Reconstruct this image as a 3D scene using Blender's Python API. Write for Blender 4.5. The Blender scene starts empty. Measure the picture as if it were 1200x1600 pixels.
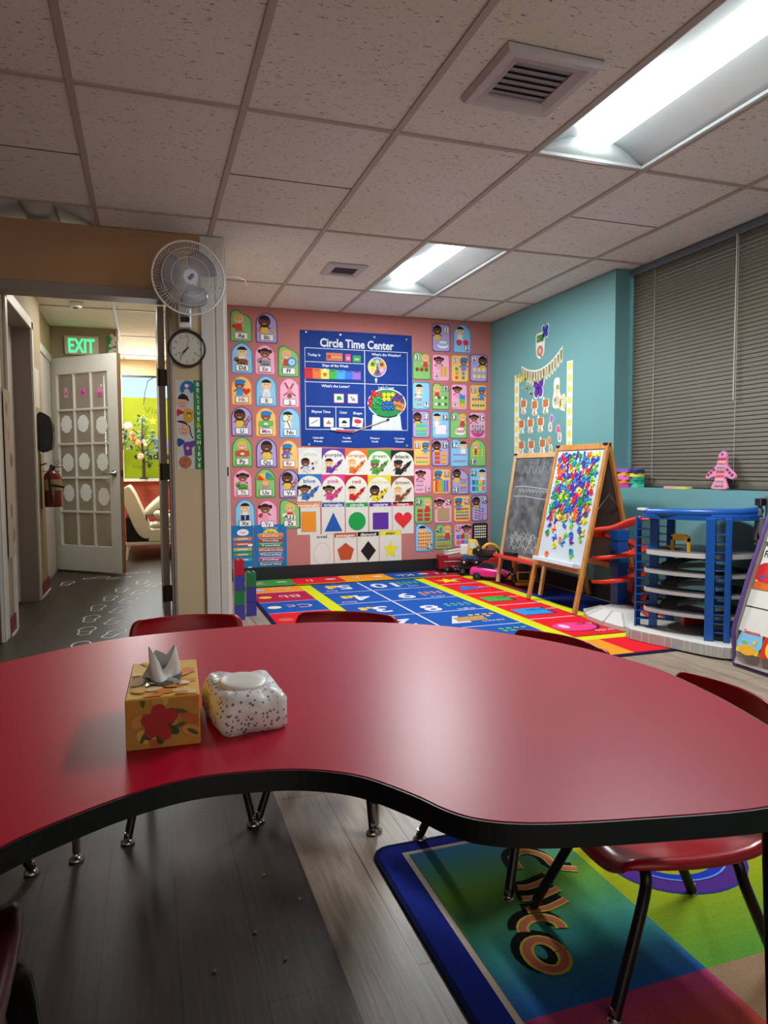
import bpy, bmesh, math, random
from mathutils import Matrix, Vector
random.seed(7)
PI = math.pi
COL = bpy.context.scene.collection
Z = 2.356          # ceiling height
WY = 6.137         # pink wall plane
TX = 3.16          # teal wall plane

# ------------------------------------------------------------------ materials
def lin(h):
    if isinstance(h, (tuple, list)): return (*h[:3], 1)
    h = h.lstrip('#')
    c = [int(h[i:i+2], 16)/255 for i in (0, 2, 4)]
    return (*[(x/12.92 if x <= .04045 else ((x+.055)/1.055)**2.4) for x in c], 1)
_m = {}
def mat(name, col, rough=.55, metal=0., var=.06, scale=30., bump=0., spec=.5, trans=0., alpha=1., coat=0.):
    if name in _m: return _m[name]
    m = bpy.data.materials.new(name); m.use_nodes = True
    nt = m.node_tree; b = nt.nodes['Principled BSDF']
    c = lin(col)
    tc = nt.nodes.new('ShaderNodeTexCoord'); no = nt.nodes.new('ShaderNodeTexNoise')
    no.inputs['Scale'].default_value = scale; no.inputs['Detail'].default_value = 3
    nt.links.new(tc.outputs['Object'], no.inputs['Vector'])
    mx = nt.nodes.new('ShaderNodeMix'); mx.data_type = 'RGBA'
    mx.inputs[6].default_value = (*[max(0, x*(1-var)) for x in c[:3]], 1)
    mx.inputs[7].default_value = (*[min(1, x*(1+var)) for x in c[:3]], 1)
    nt.links.new(no.outputs['Fac'], mx.inputs[0]); nt.links.new(mx.outputs[2], b.inputs['Base Color'])
    b.inputs['Roughness'].default_value = rough; b.inputs['Metallic'].default_value = metal
    b.inputs['Specular IOR Level'].default_value = spec
    b.inputs['Transmission Weight'].default_value = trans
    b.inputs['Alpha'].default_value = alpha; b.inputs['Coat Weight'].default_value = coat
    if bump:
        bp = nt.nodes.new('ShaderNodeBump'); bp.inputs['Strength'].default_value = bump
        bp.inputs['Distance'].default_value = .004
        nt.links.new(no.outputs['Fac'], bp.inputs['Height']); nt.links.new(bp.outputs['Normal'], b.inputs['Normal'])
    _m[name] = m
    return m
def pap(h): return mat('print_'+h.lstrip('#'), h, .5, var=.04, scale=60, spec=.22)
def fab(h): return mat('pile_'+h.lstrip('#'), h, .95, var=.22, scale=260, bump=.6, spec=.1)
def emit(name, col, strength):
    if name in _m: return _m[name]
    m = bpy.data.materials.new(name); m.use_nodes = True; nt = m.node_tree
    b = nt.nodes['Principled BSDF']; b.inputs['Base Color'].default_value = lin(col)
    b.inputs['Emission Color'].default_value = lin(col); b.inputs['Emission Strength'].default_value = strength
    _m[name] = m
    return m
def nodes_of(name, rough=.6):
    m = bpy.data.materials.new(name); m.use_nodes = True; nt = m.node_tree
    b = nt.nodes['Principled BSDF']; b.inputs['Roughness'].default_value = rough
    def N(t, **k):
        n = nt.nodes.new(t)
        for a, v in k.items(): setattr(n, a, v)
        return n
    return m, nt, b, N, nt.links.new
def plank_mat(name, c1, c2, gap, rough):
    m, nt, b, N, L = nodes_of(name, rough)
    g = N('ShaderNodeNewGeometry'); sp = N('ShaderNodeSeparateXYZ'); L(g.outputs['Position'], sp.inputs[0])
    cb = N('ShaderNodeCombineXYZ'); ad = N('ShaderNodeMath', operation='ADD'); ad.inputs[1].default_value = .005-.335+.146*20
    L(sp.outputs['X'], ad.inputs[0]); L(sp.outputs['Y'], cb.inputs['X']); L(ad.outputs[0], cb.inputs['Y'])
    br = N('ShaderNodeTexBrick'); L(cb.outputs[0], br.inputs['Vector'])
    br.inputs['Scale'].default_value = 1; br.inputs['Brick Width'].default_value = 1.22
    br.inputs['Row Height'].default_value = .146; br.inputs['Mortar Size'].default_value = .0016
    br.offset = .37; br.inputs['Mortar Smooth'].default_value = .1
    br.inputs['Color1'].default_value = lin(c1); br.inputs['Color2'].default_value = lin(c2); br.inputs['Mortar'].default_value = lin(gap)
    br.inputs['Bias'].default_value = 0
    mp = N('ShaderNodeMapping'); mp.inputs['Scale'].default_value = (90, 5, 1); L(g.outputs['Position'], mp.inputs['Vector'])
    no = N('ShaderNodeTexNoise'); no.inputs['Scale'].default_value = 1; no.inputs['Detail'].default_value = 6; no.inputs['Distortion'].default_value = .8
    L(mp.outputs[0], no.inputs['Vector'])
    cr = N('ShaderNodeValToRGB'); cr.color_ramp.elements[0].position = .3; cr.color_ramp.elements[0].color = (.62, .6, .58, 1)
    cr.color_ramp.elements[1].position = .7; cr.color_ramp.elements[1].color = (1.18, 1.16, 1.12, 1); L(no.outputs['Fac'], cr.inputs[0])
    mx = N('ShaderNodeMix', data_type='RGBA', blend_type='MULTIPLY'); mx.inputs[0].default_value = 1
    L(br.outputs['Color'], mx.inputs[6]); L(cr.outputs[0], mx.inputs[7]); L(mx.outputs[2], b.inputs['Base Color'])
    bp = N('ShaderNodeBump'); bp.inputs['Strength'].default_value = .15; bp.inputs['Distance'].default_value = .002
    L(no.outputs['Fac'], bp.inputs['Height']); L(bp.outputs[0], b.inputs['Normal'])
    return m
def tile_mat(name, col, dark):
    m, nt, b, N, L = nodes_of(name, .9); b.inputs['Specular IOR Level'].default_value = .15
    g = N('ShaderNodeNewGeometry')
    def thr(sc, noise, lo, hi):
        mp = N('ShaderNodeMapping'); mp.inputs['Scale'].default_value = sc; L(g.outputs['Position'], mp.inputs['Vector'])
        no = N('ShaderNodeTexNoise'); no.inputs['Scale'].default_value = noise; no.inputs['Detail'].default_value = 2; L(mp.outputs[0], no.inputs['Vector'])
        cr = N('ShaderNodeMapRange'); cr.inputs['From Min'].default_value = lo; cr.inputs['From Max'].default_value = hi; L(no.outputs['Fac'], cr.inputs[0])
        return cr.outputs[0]
    a = thr((34, 120, 1), 1, .655, .70); c = thr((150, 170, 1), 1, .66, .72)
    ma = N('ShaderNodeMath', operation='MAXIMUM'); L(a, ma.inputs[0]); L(c, ma.inputs[1])
    big = N('ShaderNodeTexNoise'); big.inputs['Scale'].default_value = 1.1; L(g.outputs['Position'], big.inputs['Vector'])
    cr = N('ShaderNodeValToRGB'); e = cr.color_ramp.elements
    e[0].position = .3; e[0].color = lin(col); e[1].position = .72; e[1].color = (*[x*.9 for x in lin(col)[:2]], lin(col)[2]*.78, 1)
    L(big.outputs['Fac'], cr.inputs[0])
    mx = N('ShaderNodeMix', data_type='RGBA'); L(ma.outputs[0], mx.inputs[0]); L(cr.outputs[0], mx.inputs[6]); mx.inputs[7].default_value = lin(dark)
    L(mx.outputs[2], b.inputs['Base Color'])
    bp = N('ShaderNodeBump'); bp.inputs['Strength'].default_value = .4; bp.inputs['Distance'].default_value = .003; bp.invert = True
    L(ma.outputs[0], bp.inputs['Height']); L(bp.outputs[0], b.inputs['Normal'])
    return m
def brick_mat(name):
    m, nt, b, N, L = nodes_of(name, .8)
    g = N('ShaderNodeNewGeometry'); sp = N('ShaderNodeSeparateXYZ'); L(g.outputs['Position'], sp.inputs[0])
    cb = N('ShaderNodeCombineXYZ'); L(sp.outputs['X'], cb.inputs['X']); L(sp.outputs['Z'], cb.inputs['Y'])
    br = N('ShaderNodeTexBrick'); L(cb.outputs[0], br.inputs['Vector']); br.inputs['Scale'].default_value = 1
    br.inputs['Brick Width'].default_value = .2; br.inputs['Row Height'].default_value = .065; br.inputs['Mortar Size'].default_value = .005
    br.inputs['Color1'].default_value = lin('#a5422f'); br.inputs['Color2'].default_value = lin('#8a3328'); br.inputs['Mortar'].default_value = lin('#7c4237')
    L(br.outputs['Color'], b.inputs['Base Color'])
    return m
def wood_mat(name, c1, c2, axis='Z', rough=.5):
    m, nt, b, N, L = nodes_of(name, rough)
    tc = N('ShaderNodeTexCoord'); mp = N('ShaderNodeMapping')
    mp.inputs['Scale'].default_value = {'Z': (60, 60, 4), 'Y': (60, 4, 60), 'X': (4, 60, 60)}[axis]
    L(tc.outputs['Object'], mp.inputs['Vector'])
    no = N('ShaderNodeTexNoise'); no.inputs['Scale'].default_value = 1; no.inputs['Detail'].default_value = 5; L(mp.outputs[0], no.inputs['Vector'])
    cr = N('ShaderNodeValToRGB'); cr.color_ramp.elements[0].position = .3; cr.color_ramp.elements[1].position = .7
    cr.color_ramp.elements[0].color = lin(c1); cr.color_ramp.elements[1].color = lin(c2)
    L(no.outputs['Fac'], cr.inputs[0]); L(cr.outputs[0], b.inputs['Base Color'])
    return m

# ------------------------------------------------------------------ geometry
class MB:
    def __init__(s): s.v = []; s.f = []; s.fm = []; s.sm = []; s.mats = []
    def mi(s, m):
        if m not in s.mats: s.mats.append(m)
        return s.mats.index(m)
    def add(s, vs, fs, m, M=None, smooth=False):
        o = len(s.v); i = s.mi(m)
        s.v += [tuple(M @ Vector(p)) if M is not None else tuple(p) for p in vs]
        for f in fs: s.f.append([o+k for k in f]); s.fm.append(i); s.sm.append(smooth)
        return s
    def box(s, c, d, m, M=None):
        x, y, z = c; a, b, h = d[0]/2, d[1]/2, d[2]/2
        vs = [(x+i*a, y+j*b, z+k*h) for i in (-1, 1) for j in (-1, 1) for k in (-1, 1)]
        return s.add(vs, [(0,1,3,2),(4,6,7,5),(0,4,5,1),(2,3,7,6),(0,2,6,4),(1,5,7,3)], m, M)
    def span(s, x0, x1, y0, y1, z0, z1, m, M=None):
        return s.box(((x0+x1)/2, (y0+y1)/2, (z0+z1)/2), (abs(x1-x0), abs(y1-y0), abs(z1-z0)), m, M)
    def prism(s, poly, z0, z1, m, M=None, top=None, smooth=False):
        n = len(poly); vs = [(p[0], p[1], z0) for p in poly]+[(p[0], p[1], z1) for p in poly]
        s.add(vs, [[k, (k+1) % n, n+(k+1) % n, n+k] for k in range(n)], m, M, smooth)
        s.add([(p[0], p[1], z0) for p in poly], [list(range(n))[::-1]], m, M)
        s.add([(p[0], p[1], z1) for p in poly], [list(range(n))], top or m, M)
        return s
    def tube(s, path, r, m, n=8, M=None, closed=False, cap=True):
        P = [Vector(p) for p in path]; k = len(P); rings = []
        rr = r if isinstance(r, (list, tuple)) else [r]*k
        up = None
        for i in range(k):
            a = P[(i-1) % k] if (closed or i > 0) else P[i]; b = P[(i+1) % k] if (closed or i < k-1) else P[i]
            t = (b-a).normalized()
            if up is None:
                up = Vector((0, 0, 1)) if abs(t.z) < .9 else Vector((1, 0, 0))
            x = t.cross(up)
            if x.length < 1e-5: x = t.orthogonal()
            x.normalize(); y = x.cross(t).normalized(); up = y
            rings.append([P[i]+rr[i]*(math.cos(2*PI*j/n)*x+math.sin(2*PI*j/n)*y) for j in range(n)])
        vs = [q for ring in rings for q in ring]; fs = []
        for i in range(k if closed else k-1):
            a, b = i*n, ((i+1) % k)*n
            for j in range(n): fs.append((a+j, a+(j+1) % n, b+(j+1) % n, b+j))
        s.add(vs, fs, m, M, True)
        if cap and not closed:
            s.add(rings[0], [list(range(n))[::-1]], m, M); s.add(rings[-1], [list(range(n))], m, M)
        return s
    def lathe(s, prof, m, n=24, M=None, smooth=True, cap=True):
        k = len(prof); vs = []; fs = []
        for r, z in prof:
            for j in range(n): vs.append((r*math.cos(2*PI*j/n), r*math.sin(2*PI*j/n), z))
        for i in range(k-1):
            for j in range(n): fs.append((i*n+j, i*n+(j+1) % n, (i+1)*n+(j+1) % n, (i+1)*n+j))
        s.add(vs, fs, m, M, smooth)
        if cap and prof[0][0] > 1e-6: s.add(vs[:n], [list(range(n))[::-1]], m, M)
        if cap and prof[-1][0] > 1e-6: s.add(vs[-n:], [list(range(n))], m, M)
        return s
    def ball(s, c, r, m, M=None, n=14):
        if not isinstance(r, (tuple, list)): r = (r, r, r)
        k = n//2; T = Matrix.Translation(c) @ Matrix.Diagonal((*r, 1))
        return s.lathe([(max(1e-7, math.sin(PI*i/k)), -math.cos(PI*i/k)) for i in range(k+1)], m, n, (M @ T) if M is not None else T)
    def grid(s, rows, m, M=None, smooth=True, skip=()):
        R, C = len(rows), len(rows[0]); vs = [p for r in rows for p in r]
        fs = [(i*C+j, i*C+j+1, (i+1)*C+j+1, (i+1)*C+j) for i in range(R-1) for j in range(C-1) if (i, j) not in skip]
        return s.add(vs, fs, m, M, smooth)
    def build(s, name, parent=None, loc=None, rot=None, bevel=0, seg=2, solid=0, sub=0, weld=False):
        me = bpy.data.meshes.new(name); me.from_pydata(s.v, [], s.f)
        for m in s.mats: me.materials.append(m)
        for p, i, q in zip(me.polygons, s.fm, s.sm): p.material_index = i; p.use_smooth = q
        if weld or bevel or sub or solid:
            bm = bmesh.new(); bm.from_mesh(me)
            bmesh.ops.remove_doubles(bm, verts=bm.verts, dist=1e-5)
            if bevel:
                es = [e for e in bm.edges if len(e.link_faces) == 2 and e.calc_face_angle(0) > .6]
                bmesh.ops.bevel(bm, geom=es, offset=bevel, segments=seg, profile=.6, affect='EDGES', clamp_overlap=True)
            bmesh.ops.recalc_face_normals(bm, faces=bm.faces)
            bm.to_mesh(me); bm.free()
        me.update()
        o = bpy.data.objects.new(name, me); COL.objects.link(o)
        if parent is not None: o.parent = parent
        if loc is not None: o.location = loc
        if rot is not None: o.rotation_euler = rot
        if solid:
            md = o.modifiers.new('thickness', 'SOLIDIFY'); md.thickness = solid; md.offset = 0
        if sub:
            md = o.modifiers.new('smooth', 'SUBSURF'); md.levels = sub; md.render_levels = sub
        return o
def tag(o, label=None, cat=None, group=None, kind=None):
    if label: o['label'] = label
    if cat: o['category'] = cat
    if group: o['group'] = group
    if kind: o['kind'] = kind
    return o
def thing(name, label, cat, loc=(0, 0, 0), rot=(0, 0, 0), group=None):
    o = bpy.data.objects.new(name, None); COL.objects.link(o); o.empty_display_size = .05
    o.location = loc; o.rotation_euler = rot if isinstance(rot, (tuple, list)) else (0, 0, rot)
    return tag(o, label, cat, group)
def struct(o): o['kind'] = 'structure'; return o
def dup(o, loc=None, rot=None, label=None, group=None, parent=None):
    c = o.copy(); COL.objects.link(c)
    if parent is not None: c.parent = parent
    if loc is not None: c.location = loc
    if rot is not None: c.rotation_euler = rot if isinstance(rot, (tuple, list)) else (0, 0, rot)
    if label: c['label'] = label
    if group: c['group'] = group
    for k in list(o.children): dup(k, parent=c)
    return c
def T(x=0, y=0, z=0): return Matrix.Translation((x, y, z))
def RX(a): return Matrix.Rotation(a, 4, 'X')
def RY(a): return Matrix.Rotation(a, 4, 'Y')
def RZ(a): return Matrix.Rotation(a, 4, 'Z')
def circ(cx, cy, r, n=20, ry=None, a0=0, a1=2*PI):
    full = abs(a1-a0-2*PI) < 1e-6; k = n if full else n-1
    return [(cx+r*math.cos(a0+(a1-a0)*i/k), cy+(ry or r)*math.sin(a0+(a1-a0)*i/k)) for i in range(n)]
def rrect(cx, cy, w, h, r, n=4):
    r = min(r, w/2, h/2); out = []
    for sx, sy, a in ((1, 1, 0), (-1, 1, PI/2), (-1, -1, PI), (1, -1, 1.5*PI)):
        out += [(cx+sx*(w/2-r)+r*math.cos(a+PI/2*i/n), cy+sy*(h/2-r)+r*math.sin(a+PI/2*i/n)) for i in range(n+1)]
    return out
def rect(cx, cy, w, h): return [(cx-w/2, cy-h/2), (cx+w/2, cy-h/2), (cx+w/2, cy+h/2), (cx-w/2, cy+h/2)]
def star(cx, cy, r, n=5, q=.42, a=PI/2): return [(cx+(r if i % 2 == 0 else r*q)*math.cos(a+PI*i/n), cy+(r if i % 2 == 0 else r*q)*math.sin(a+PI*i/n)) for i in range(2*n)]
def heart(cx, cy, s):
    out = []
    for i in range(28):
        t = 2*PI*i/28
        out.append((cx+s*16*math.sin(t)**3/17, cy+s*(13*math.cos(t)-5*math.cos(2*t)-2*math.cos(3*t)-math.cos(4*t)+2)/17))
    return out
def smooth(pts, k=5, closed=True):
    n = len(pts); out = []
    for i in range(n if closed else n-1):
        g = (lambda j: pts[j % n]) if closed else (lambda j: pts[max(0, min(n-1, j))])
        p0, p1, p2, p3 = g(i-1), g(i), g(i+1), g(i+2)
        for s in range(k):
            t = s/k
            out.append(tuple(.5*((2*b)+(-a+c)*t+(2*a-5*b+4*c-d)*t*t+(-a+3*b-3*c+d)*t**3) for a, b, c, d in zip(p0, p1, p2, p3)))
    if not closed: out.append(tuple(pts[-1]))
    return out
_tx = {}
def glyphs(s, bold=0.):
    k = (s, bold)
    if k not in _tx:
        cu = bpy.data.curves.new('t', 'FONT'); cu.body = s; cu.size = 1; cu.offset = bold; cu.resolution_u = 2
        ob = bpy.data.objects.new('t', cu); me = bpy.data.meshes.new_from_object(ob)
        _tx[k] = ([tuple(v.co) for v in me.vertices], [list(p.vertices) for p in me.polygons])
        bpy.data.objects.remove(ob); bpy.data.meshes.remove(me); bpy.data.curves.remove(cu)
    return _tx[k]
class Art(MB):
    """Flat printed things: a backing with real thickness and inks laid over it."""
    E = .0006
    def __init__(s, t=.002, ink=pap): super().__init__(); s.t = t; s.ink = ink
    def base(s, poly, col): s.prism(poly, 0, s.t, s.ink(col) if isinstance(col, str) else col); return s
    def poly(s, pts, col, L=1):
        m = s.ink(col) if isinstance(col, str) else col
        a = sum(p[0]*q[1]-q[0]*p[1] for p, q in zip(pts, pts[1:]+pts[:1]))
        if a < 0: pts = pts[::-1]
        s.add([(p[0], p[1], s.t+L*s.E) for p in pts], [list(range(len(pts)))], m); return s
    def rect(s, cx, cy, w, h, col, L=1): return s.poly(rect(cx, cy, w, h), col, L)
    def circ(s, cx, cy, r, col, L=1, n=16, ry=None): return s.poly(circ(cx, cy, r, n, ry), col, L)
    def line(s, pts, w, col, L=1, closed=False):
        m = s.ink(col) if isinstance(col, str) else col
        n = len(pts); l = []; r = []
        for i in range(n):
            a = pts[(i-1) % n] if (closed or i) else pts[i]; b = pts[(i+1) % n] if (closed or i < n-1) else pts[i]
            dx, dy = b[0]-a[0], b[1]-a[1]; d = math.hypot(dx, dy) or 1
            l.append((pts[i][0]-dy/d*w/2, pts[i][1]+dx/d*w/2)); r.append((pts[i][0]+dy/d*w/2, pts[i][1]-dx/d*w/2))
        z = s.t+L*s.E; vs = [(*p, z) for p in l+r]
        s.add(vs, [(n+i, n+(i+1) % n, (i+1) % n, i) for i in range(n if closed else n-1)], m); return s
    def text(s, t, cx, cy, h, col, L=2, w=None, bold=.0, rot=0):
        vs, fs = glyphs(t, bold)
        if not vs: return s
        x0 = min(v[0] for v in vs); x1 = max(v[0] for v in vs); k = h/.72; kx = k if w is None else w/(x1-x0)
        c, n = math.cos(rot), math.sin(rot); out = []
        for v in vs:
            x = (v[0]-(x0+x1)/2)*kx; y = v[1]*k-h/2
            out.append((cx+x*c-y*n, cy+x*n+y*c, s.t+L*s.E))
        s.add(out, fs, s.ink(col) if isinstance(col, str) else col); return s
PINK = (PI/2, 0, 0)        # lies on a wall that faces -Y
TEAL = (PI/2, 0, -PI/2)    # lies on a wall that faces -X
SKIN = ['#6b4030', '#8a5540', '#e8b48c', '#f0c8a0', '#7a4a36']
def kid(a, x, y, s, skin, hair, shirt, style, L=2):
    a.poly([(x-s*.75, y-s*2.3), (x+s*.75, y-s*2.3), (x+s*.5, y-s*.7), (x-s*.5, y-s*.7)], shirt, L)
    a.line([(x-s*.5, y-s*.9), (x-s*1.15, y-s*1.5)], s*.28, skin, L); a.line([(x+s*.5, y-s*.9), (x+s*1.15, y-s*1.4)], s*.28, skin, L)
    if style == 'puffs':
        a.circ(x-s*1.05, y+s*.35, s*.42, hair, L); a.circ(x+s*1.05, y+s*.35, s*.42, hair, L)
    if style == 'long': a.circ(x, y+s*.05, s*1.18, hair, L)
    a.circ(x, y, s, skin, L+1, ry=s*.9)
    if style == 'beret':
        a.poly(circ(x+s*.1, y+s*.55, s*1.15, 16, s*.5), hair, L+2)
    else:
        a.poly(circ(x, y+s*.12, s*1.03, 12, s*.9, .25, PI-.25), hair, L+2)
    for q in (-.33, .33): a.circ(x+q*s, y-s*.02, s*.1, '#1a1414', L+3, 8)
    a.line([(x-s*.3, y-s*.38), (x, y-s*.5), (x+s*.3, y-s*.38)], s*.1, '#f5efe8', L+3)
# ================================================================== THE SETTING
M_tile = tile_mat('fissured ceiling tile', '#eeeae9', '#938a84')
M_grid = mat('painted ceiling grid', '#b5a9a1', .5, scale=8)
M_gridd = mat('dark grid gap line', '#5d544e', .8)  # thin dark lines beside the cross bars and along scored tiles
M_beige = mat('beige wall paint', '#cfb996', .75, var=.05, scale=3, bump=.05)
M_brown = mat('tan header paint', '#b48f67', .75, var=.05, scale=3, bump=.05)
M_pinkw = mat('rose wall paint', '#bd7672', .75, var=.05, scale=3, bump=.05)
M_teal = mat('teal wall paint', '#67999b', .5, var=.04, scale=3, bump=.05)
M_white = mat('white trim paint', '#d6d3cc', .4, var=.04, scale=10)
M_mauve = mat('grey mauve jamb paint', '#8f827b', .45, var=.05, scale=8)
M_cream = mat('near room wall paint', '#b9aa97', .8, var=.05, scale=3)
M_maroon = mat('maroon vinyl base', '#7c2b36', .5, scale=12)
M_blackb = mat('black vinyl base', '#15171a', .5, scale=12)
M_chrome = mat('brushed steel', '#b8b4ae', .25, metal=1, scale=60)
M_bronze = mat('dark bronze hinge', '#4a3d33', .45, metal=.7, scale=60)
M_black = mat('black plastic', '#111214', .35, scale=40)
M_wht = mat('white plastic', '#e8e8ea', .35, scale=30)

b = MB(); b.span(-3.2, .335, -2.6, 10.2, -.05, 0, plank_mat('dark brown vinyl plank', '#40362f', '#352d27', '#120f0c', .42))
b.span(.335, 3.4, -2.6, 6.3, -.05, 0, plank_mat('greige vinyl plank', '#9d8d7d', '#8b7c6d', '#3a332d', .38))
b.span(.335, 3.4, 6.3, 10.2, -.05, 0, plank_mat('dark lobby plank', '#4b433e', '#3f3834', '#15120f', .42))
struct(b.build('floor'))
# ---- ceiling: one slab of tiles, with its grid as a child
GX = [-3.2, -2.706, -2.087, -1.468, -.849, -.225, .394, 1.02, 1.662, 2.252, 2.872, 3.45]
GY = [-2.6, -2.175, -.92, .328, 1.58, 2.83, 4.09, 5.34, 6.59, 7.84, 9.09, 10.2]
LIGHTS = [(1.662, 2.252, 1.60, 2.83), (1.662, 2.252, 4.09, 5.34), (-.849, -.225, 4.09, 5.34)]
b = MB()
for i in range(len(GX)-1):
    for j in range(len(GY)-1):
        x0, x1, y0, y1 = GX[i], GX[i+1], GY[j], GY[j+1]
        if any(abs(x0-l[0]) < .01 and abs(y1-l[3]) < .03 for l in LIGHTS): continue
        b.span(x0, x1, y0, y1, Z+.004, Z+.03, M_tile)
ceil = struct(b.build('ceiling'))
b = MB()
for x in GX[1:-1]: b.span(x-.013, x+.013, GY[0], GY[-1], Z-.004, Z+.006, M_grid)
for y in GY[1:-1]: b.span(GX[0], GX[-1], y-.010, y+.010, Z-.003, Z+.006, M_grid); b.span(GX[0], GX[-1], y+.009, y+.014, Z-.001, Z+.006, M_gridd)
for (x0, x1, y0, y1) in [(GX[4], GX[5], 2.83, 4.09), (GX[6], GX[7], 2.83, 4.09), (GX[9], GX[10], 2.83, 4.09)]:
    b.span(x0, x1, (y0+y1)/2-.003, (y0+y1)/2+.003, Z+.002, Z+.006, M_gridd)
struct(b.build('ceiling_grid', ceil))
b = MB(); b.span(GX[0], GX[-1], GY[0], GY[-1], Z+.14, Z+.18, M_cream); struct(b.build('ceiling_deck', ceil))
# ---- walls
def wall(name, m, *spans):
    b = MB()
    for s in spans: b.span(*s, m)
    return struct(b.build(name))
wall('wall_back', M_pinkw, (.30, 3.4, WY, WY+.12, 0, Z))
wall('wall_right', M_teal, (TX, TX+.3, 4.24, WY, 0, Z), (TX, TX+.3, -2.6, 4.24, 0, .825))
wall('wall_window_side', M_teal, (3.36, 3.46, -2.6, 4.24, 2.33, Z), (3.36, 3.46, -2.6, 1.0, .825, 2.33))
wall('wall_front', M_cream, (-3.2, 3.46, -2.72, -2.6, 0, Z))
wall('wall_left', M_cream, (-3.32, -3.2, -2.6, 4.4, 0, Z))
b = MB(); b.span(-3.2, .475, 4.40, 4.52, 2.02, Z, M_brown); b.span(-3.2, -.79, 4.40, 4.52, 0, 2.02, M_brown)
b.span(.155, .335, 4.40, 4.52, 0, 2.02, M_beige); struct(b.build('wall_partition'))
b = MB(); b.span(-.775, .155, 4.385, 4.535, 1.965, 2.02, M_mauve); b.span(-.795, -.772, 4.385, 4.535, 0, 1.965, M_white)
b.span(.133, .157, 4.385, 4.535, 0, 1.965, M_mauve); b.span(.146, .163, 4.378, 4.40, 0, 2.02, M_mauve)
struct(b.build('trim_1', bevel=.003))
b = MB(); b.span(.335, .475, 4.392, 4.53, 0, 2.356, M_white); b.span(.333, .41, 4.376, 4.394, 0, 2.30, M_white); b.span(.42, .468, 4.382, 4.394, 0, 2.30, M_white)
b.span(.475, .487, 4.40, 4.50, 0, 2.30, M_white)
struct(b.build('trim_2', bevel=.003))
b = MB(); b.box((.478, 4.43, .955), (.012, .05, .06), M_bronze); b.box((.470, 4.389, .955), (.016, .006, .055), M_bronze)
tag(b.build('strike_plate'), 'small dark metal strike plate on the white post edge', 'strike plate')
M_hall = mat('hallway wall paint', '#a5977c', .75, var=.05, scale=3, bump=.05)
wall('wall_hall_right', M_beige, (.30, .46, 4.53, 9.6, 0, Z))
# hall left wall with a recessed doorway
HX = -.78
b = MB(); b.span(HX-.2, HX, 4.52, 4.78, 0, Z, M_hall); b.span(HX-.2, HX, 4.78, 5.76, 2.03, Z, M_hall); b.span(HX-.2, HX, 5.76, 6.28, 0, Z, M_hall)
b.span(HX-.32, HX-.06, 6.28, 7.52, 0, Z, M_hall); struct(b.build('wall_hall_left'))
b = MB()
for y in (4.75, 5.78): b.span(HX, HX+.014, y-.035, y+.035, 0, 2.06, M_white)
b.span(HX, HX+.014, 4.72, 5.81, 2.0, 2.07, M_white)
b.span(HX-.16, HX+.006, 5.735, 5.76, 0, 2.03, M_mauve); b.span(HX-.16, HX+.006, 4.78, 4.795, 0, 2.03, M_white); b.span(HX-.16, HX+.006, 4.78, 5.76, 2.0, 2.03, M_mauve)
struct(b.build('trim_3', bevel=.002))
b = MB(); b.span(HX-.16, HX-.12, 4.795, 5.735, .015, 2.0, M_white); struct(b.build('door_2'))
b = MB(); b.span(HX-.075, HX-.045, 6.42, 6.50, 0, 2.06, M_white); b.span(HX-.075, HX-.045, 6.42, 7.40, 1.99, 2.06, M_white); b.span(HX-.1, HX-.058, 6.50, 7.36, 0, 1.99, M_white)
b.span(HX-.06, HX-.046, 6.55, 6.62, 1.0, 1.12, M_beige)
struct(b.build('trim_4', bevel=.002))
b = MB()
for y0, y1, x in ((4.54, 4.71, HX), (5.82, 6.28, HX)): b.span(x, x+.012, y0, y1, 0, .11, M_maroon); b.span(x+.012, x+.02, y0, y1, 0, .012, M_white)
struct(b.build('baseboard_hall'))
b = MB(); b.span(.475, TX, WY-.014, WY, 0, .115, M_blackb); struct(b.build('baseboard_back'))
b = MB(); b.span(TX-.014, TX, -2.6, WY-.014, 0, .115, M_blackb); struct(b.build('baseboard_right'))
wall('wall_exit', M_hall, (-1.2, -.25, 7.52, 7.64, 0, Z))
b = MB(); b.span(-.25, -.23, 7.50, 7.66, 0, Z, M_white); struct(b.build('trim_5'))
# lobby
wall('wall_lobby_left', M_beige, (-1.3, -1.2, 7.52, 9.6, 0, Z))
wall('wall_lobby', M_beige, (-1.2, .46, 9.5, 9.6, 2.17, Z), (-1.2, -.29, 9.5, 9.6, .85, 2.17))
b = MB(); b.span(-1.2, .46, 9.48, 9.6, 0, .83, brick_mat('red brick')); b.span(-1.2, .30, 9.44, 9.6, .83, .86, M_white)
b.span(-.05, .30, 9.46, 9.48, .44, .455, M_white)
struct(b.build('wall_lobby_brick'))
b = MB(); b.span(-.29, -.262, 9.48, 9.56, .86, 2.17, M_white); b.span(-.262, .30, 9.5, 9.56, 2.15, 2.17, M_black)
wf = struct(b.build('window_2'))
m, nt, bs, N, L = nodes_of('clear glazing', .02)
bs.inputs['Transmission Weight'].default_value = 1; bs.inputs['IOR'].default_value = 1.02; bs.inputs['Base Color'].default_value = (.95, 1, 1, 1)
M_glass = m
b = MB(); b.span(-.262, .30, 9.535, 9.540, .86, 2.15, M_glass); struct(b.build('pane', wf))
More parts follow.
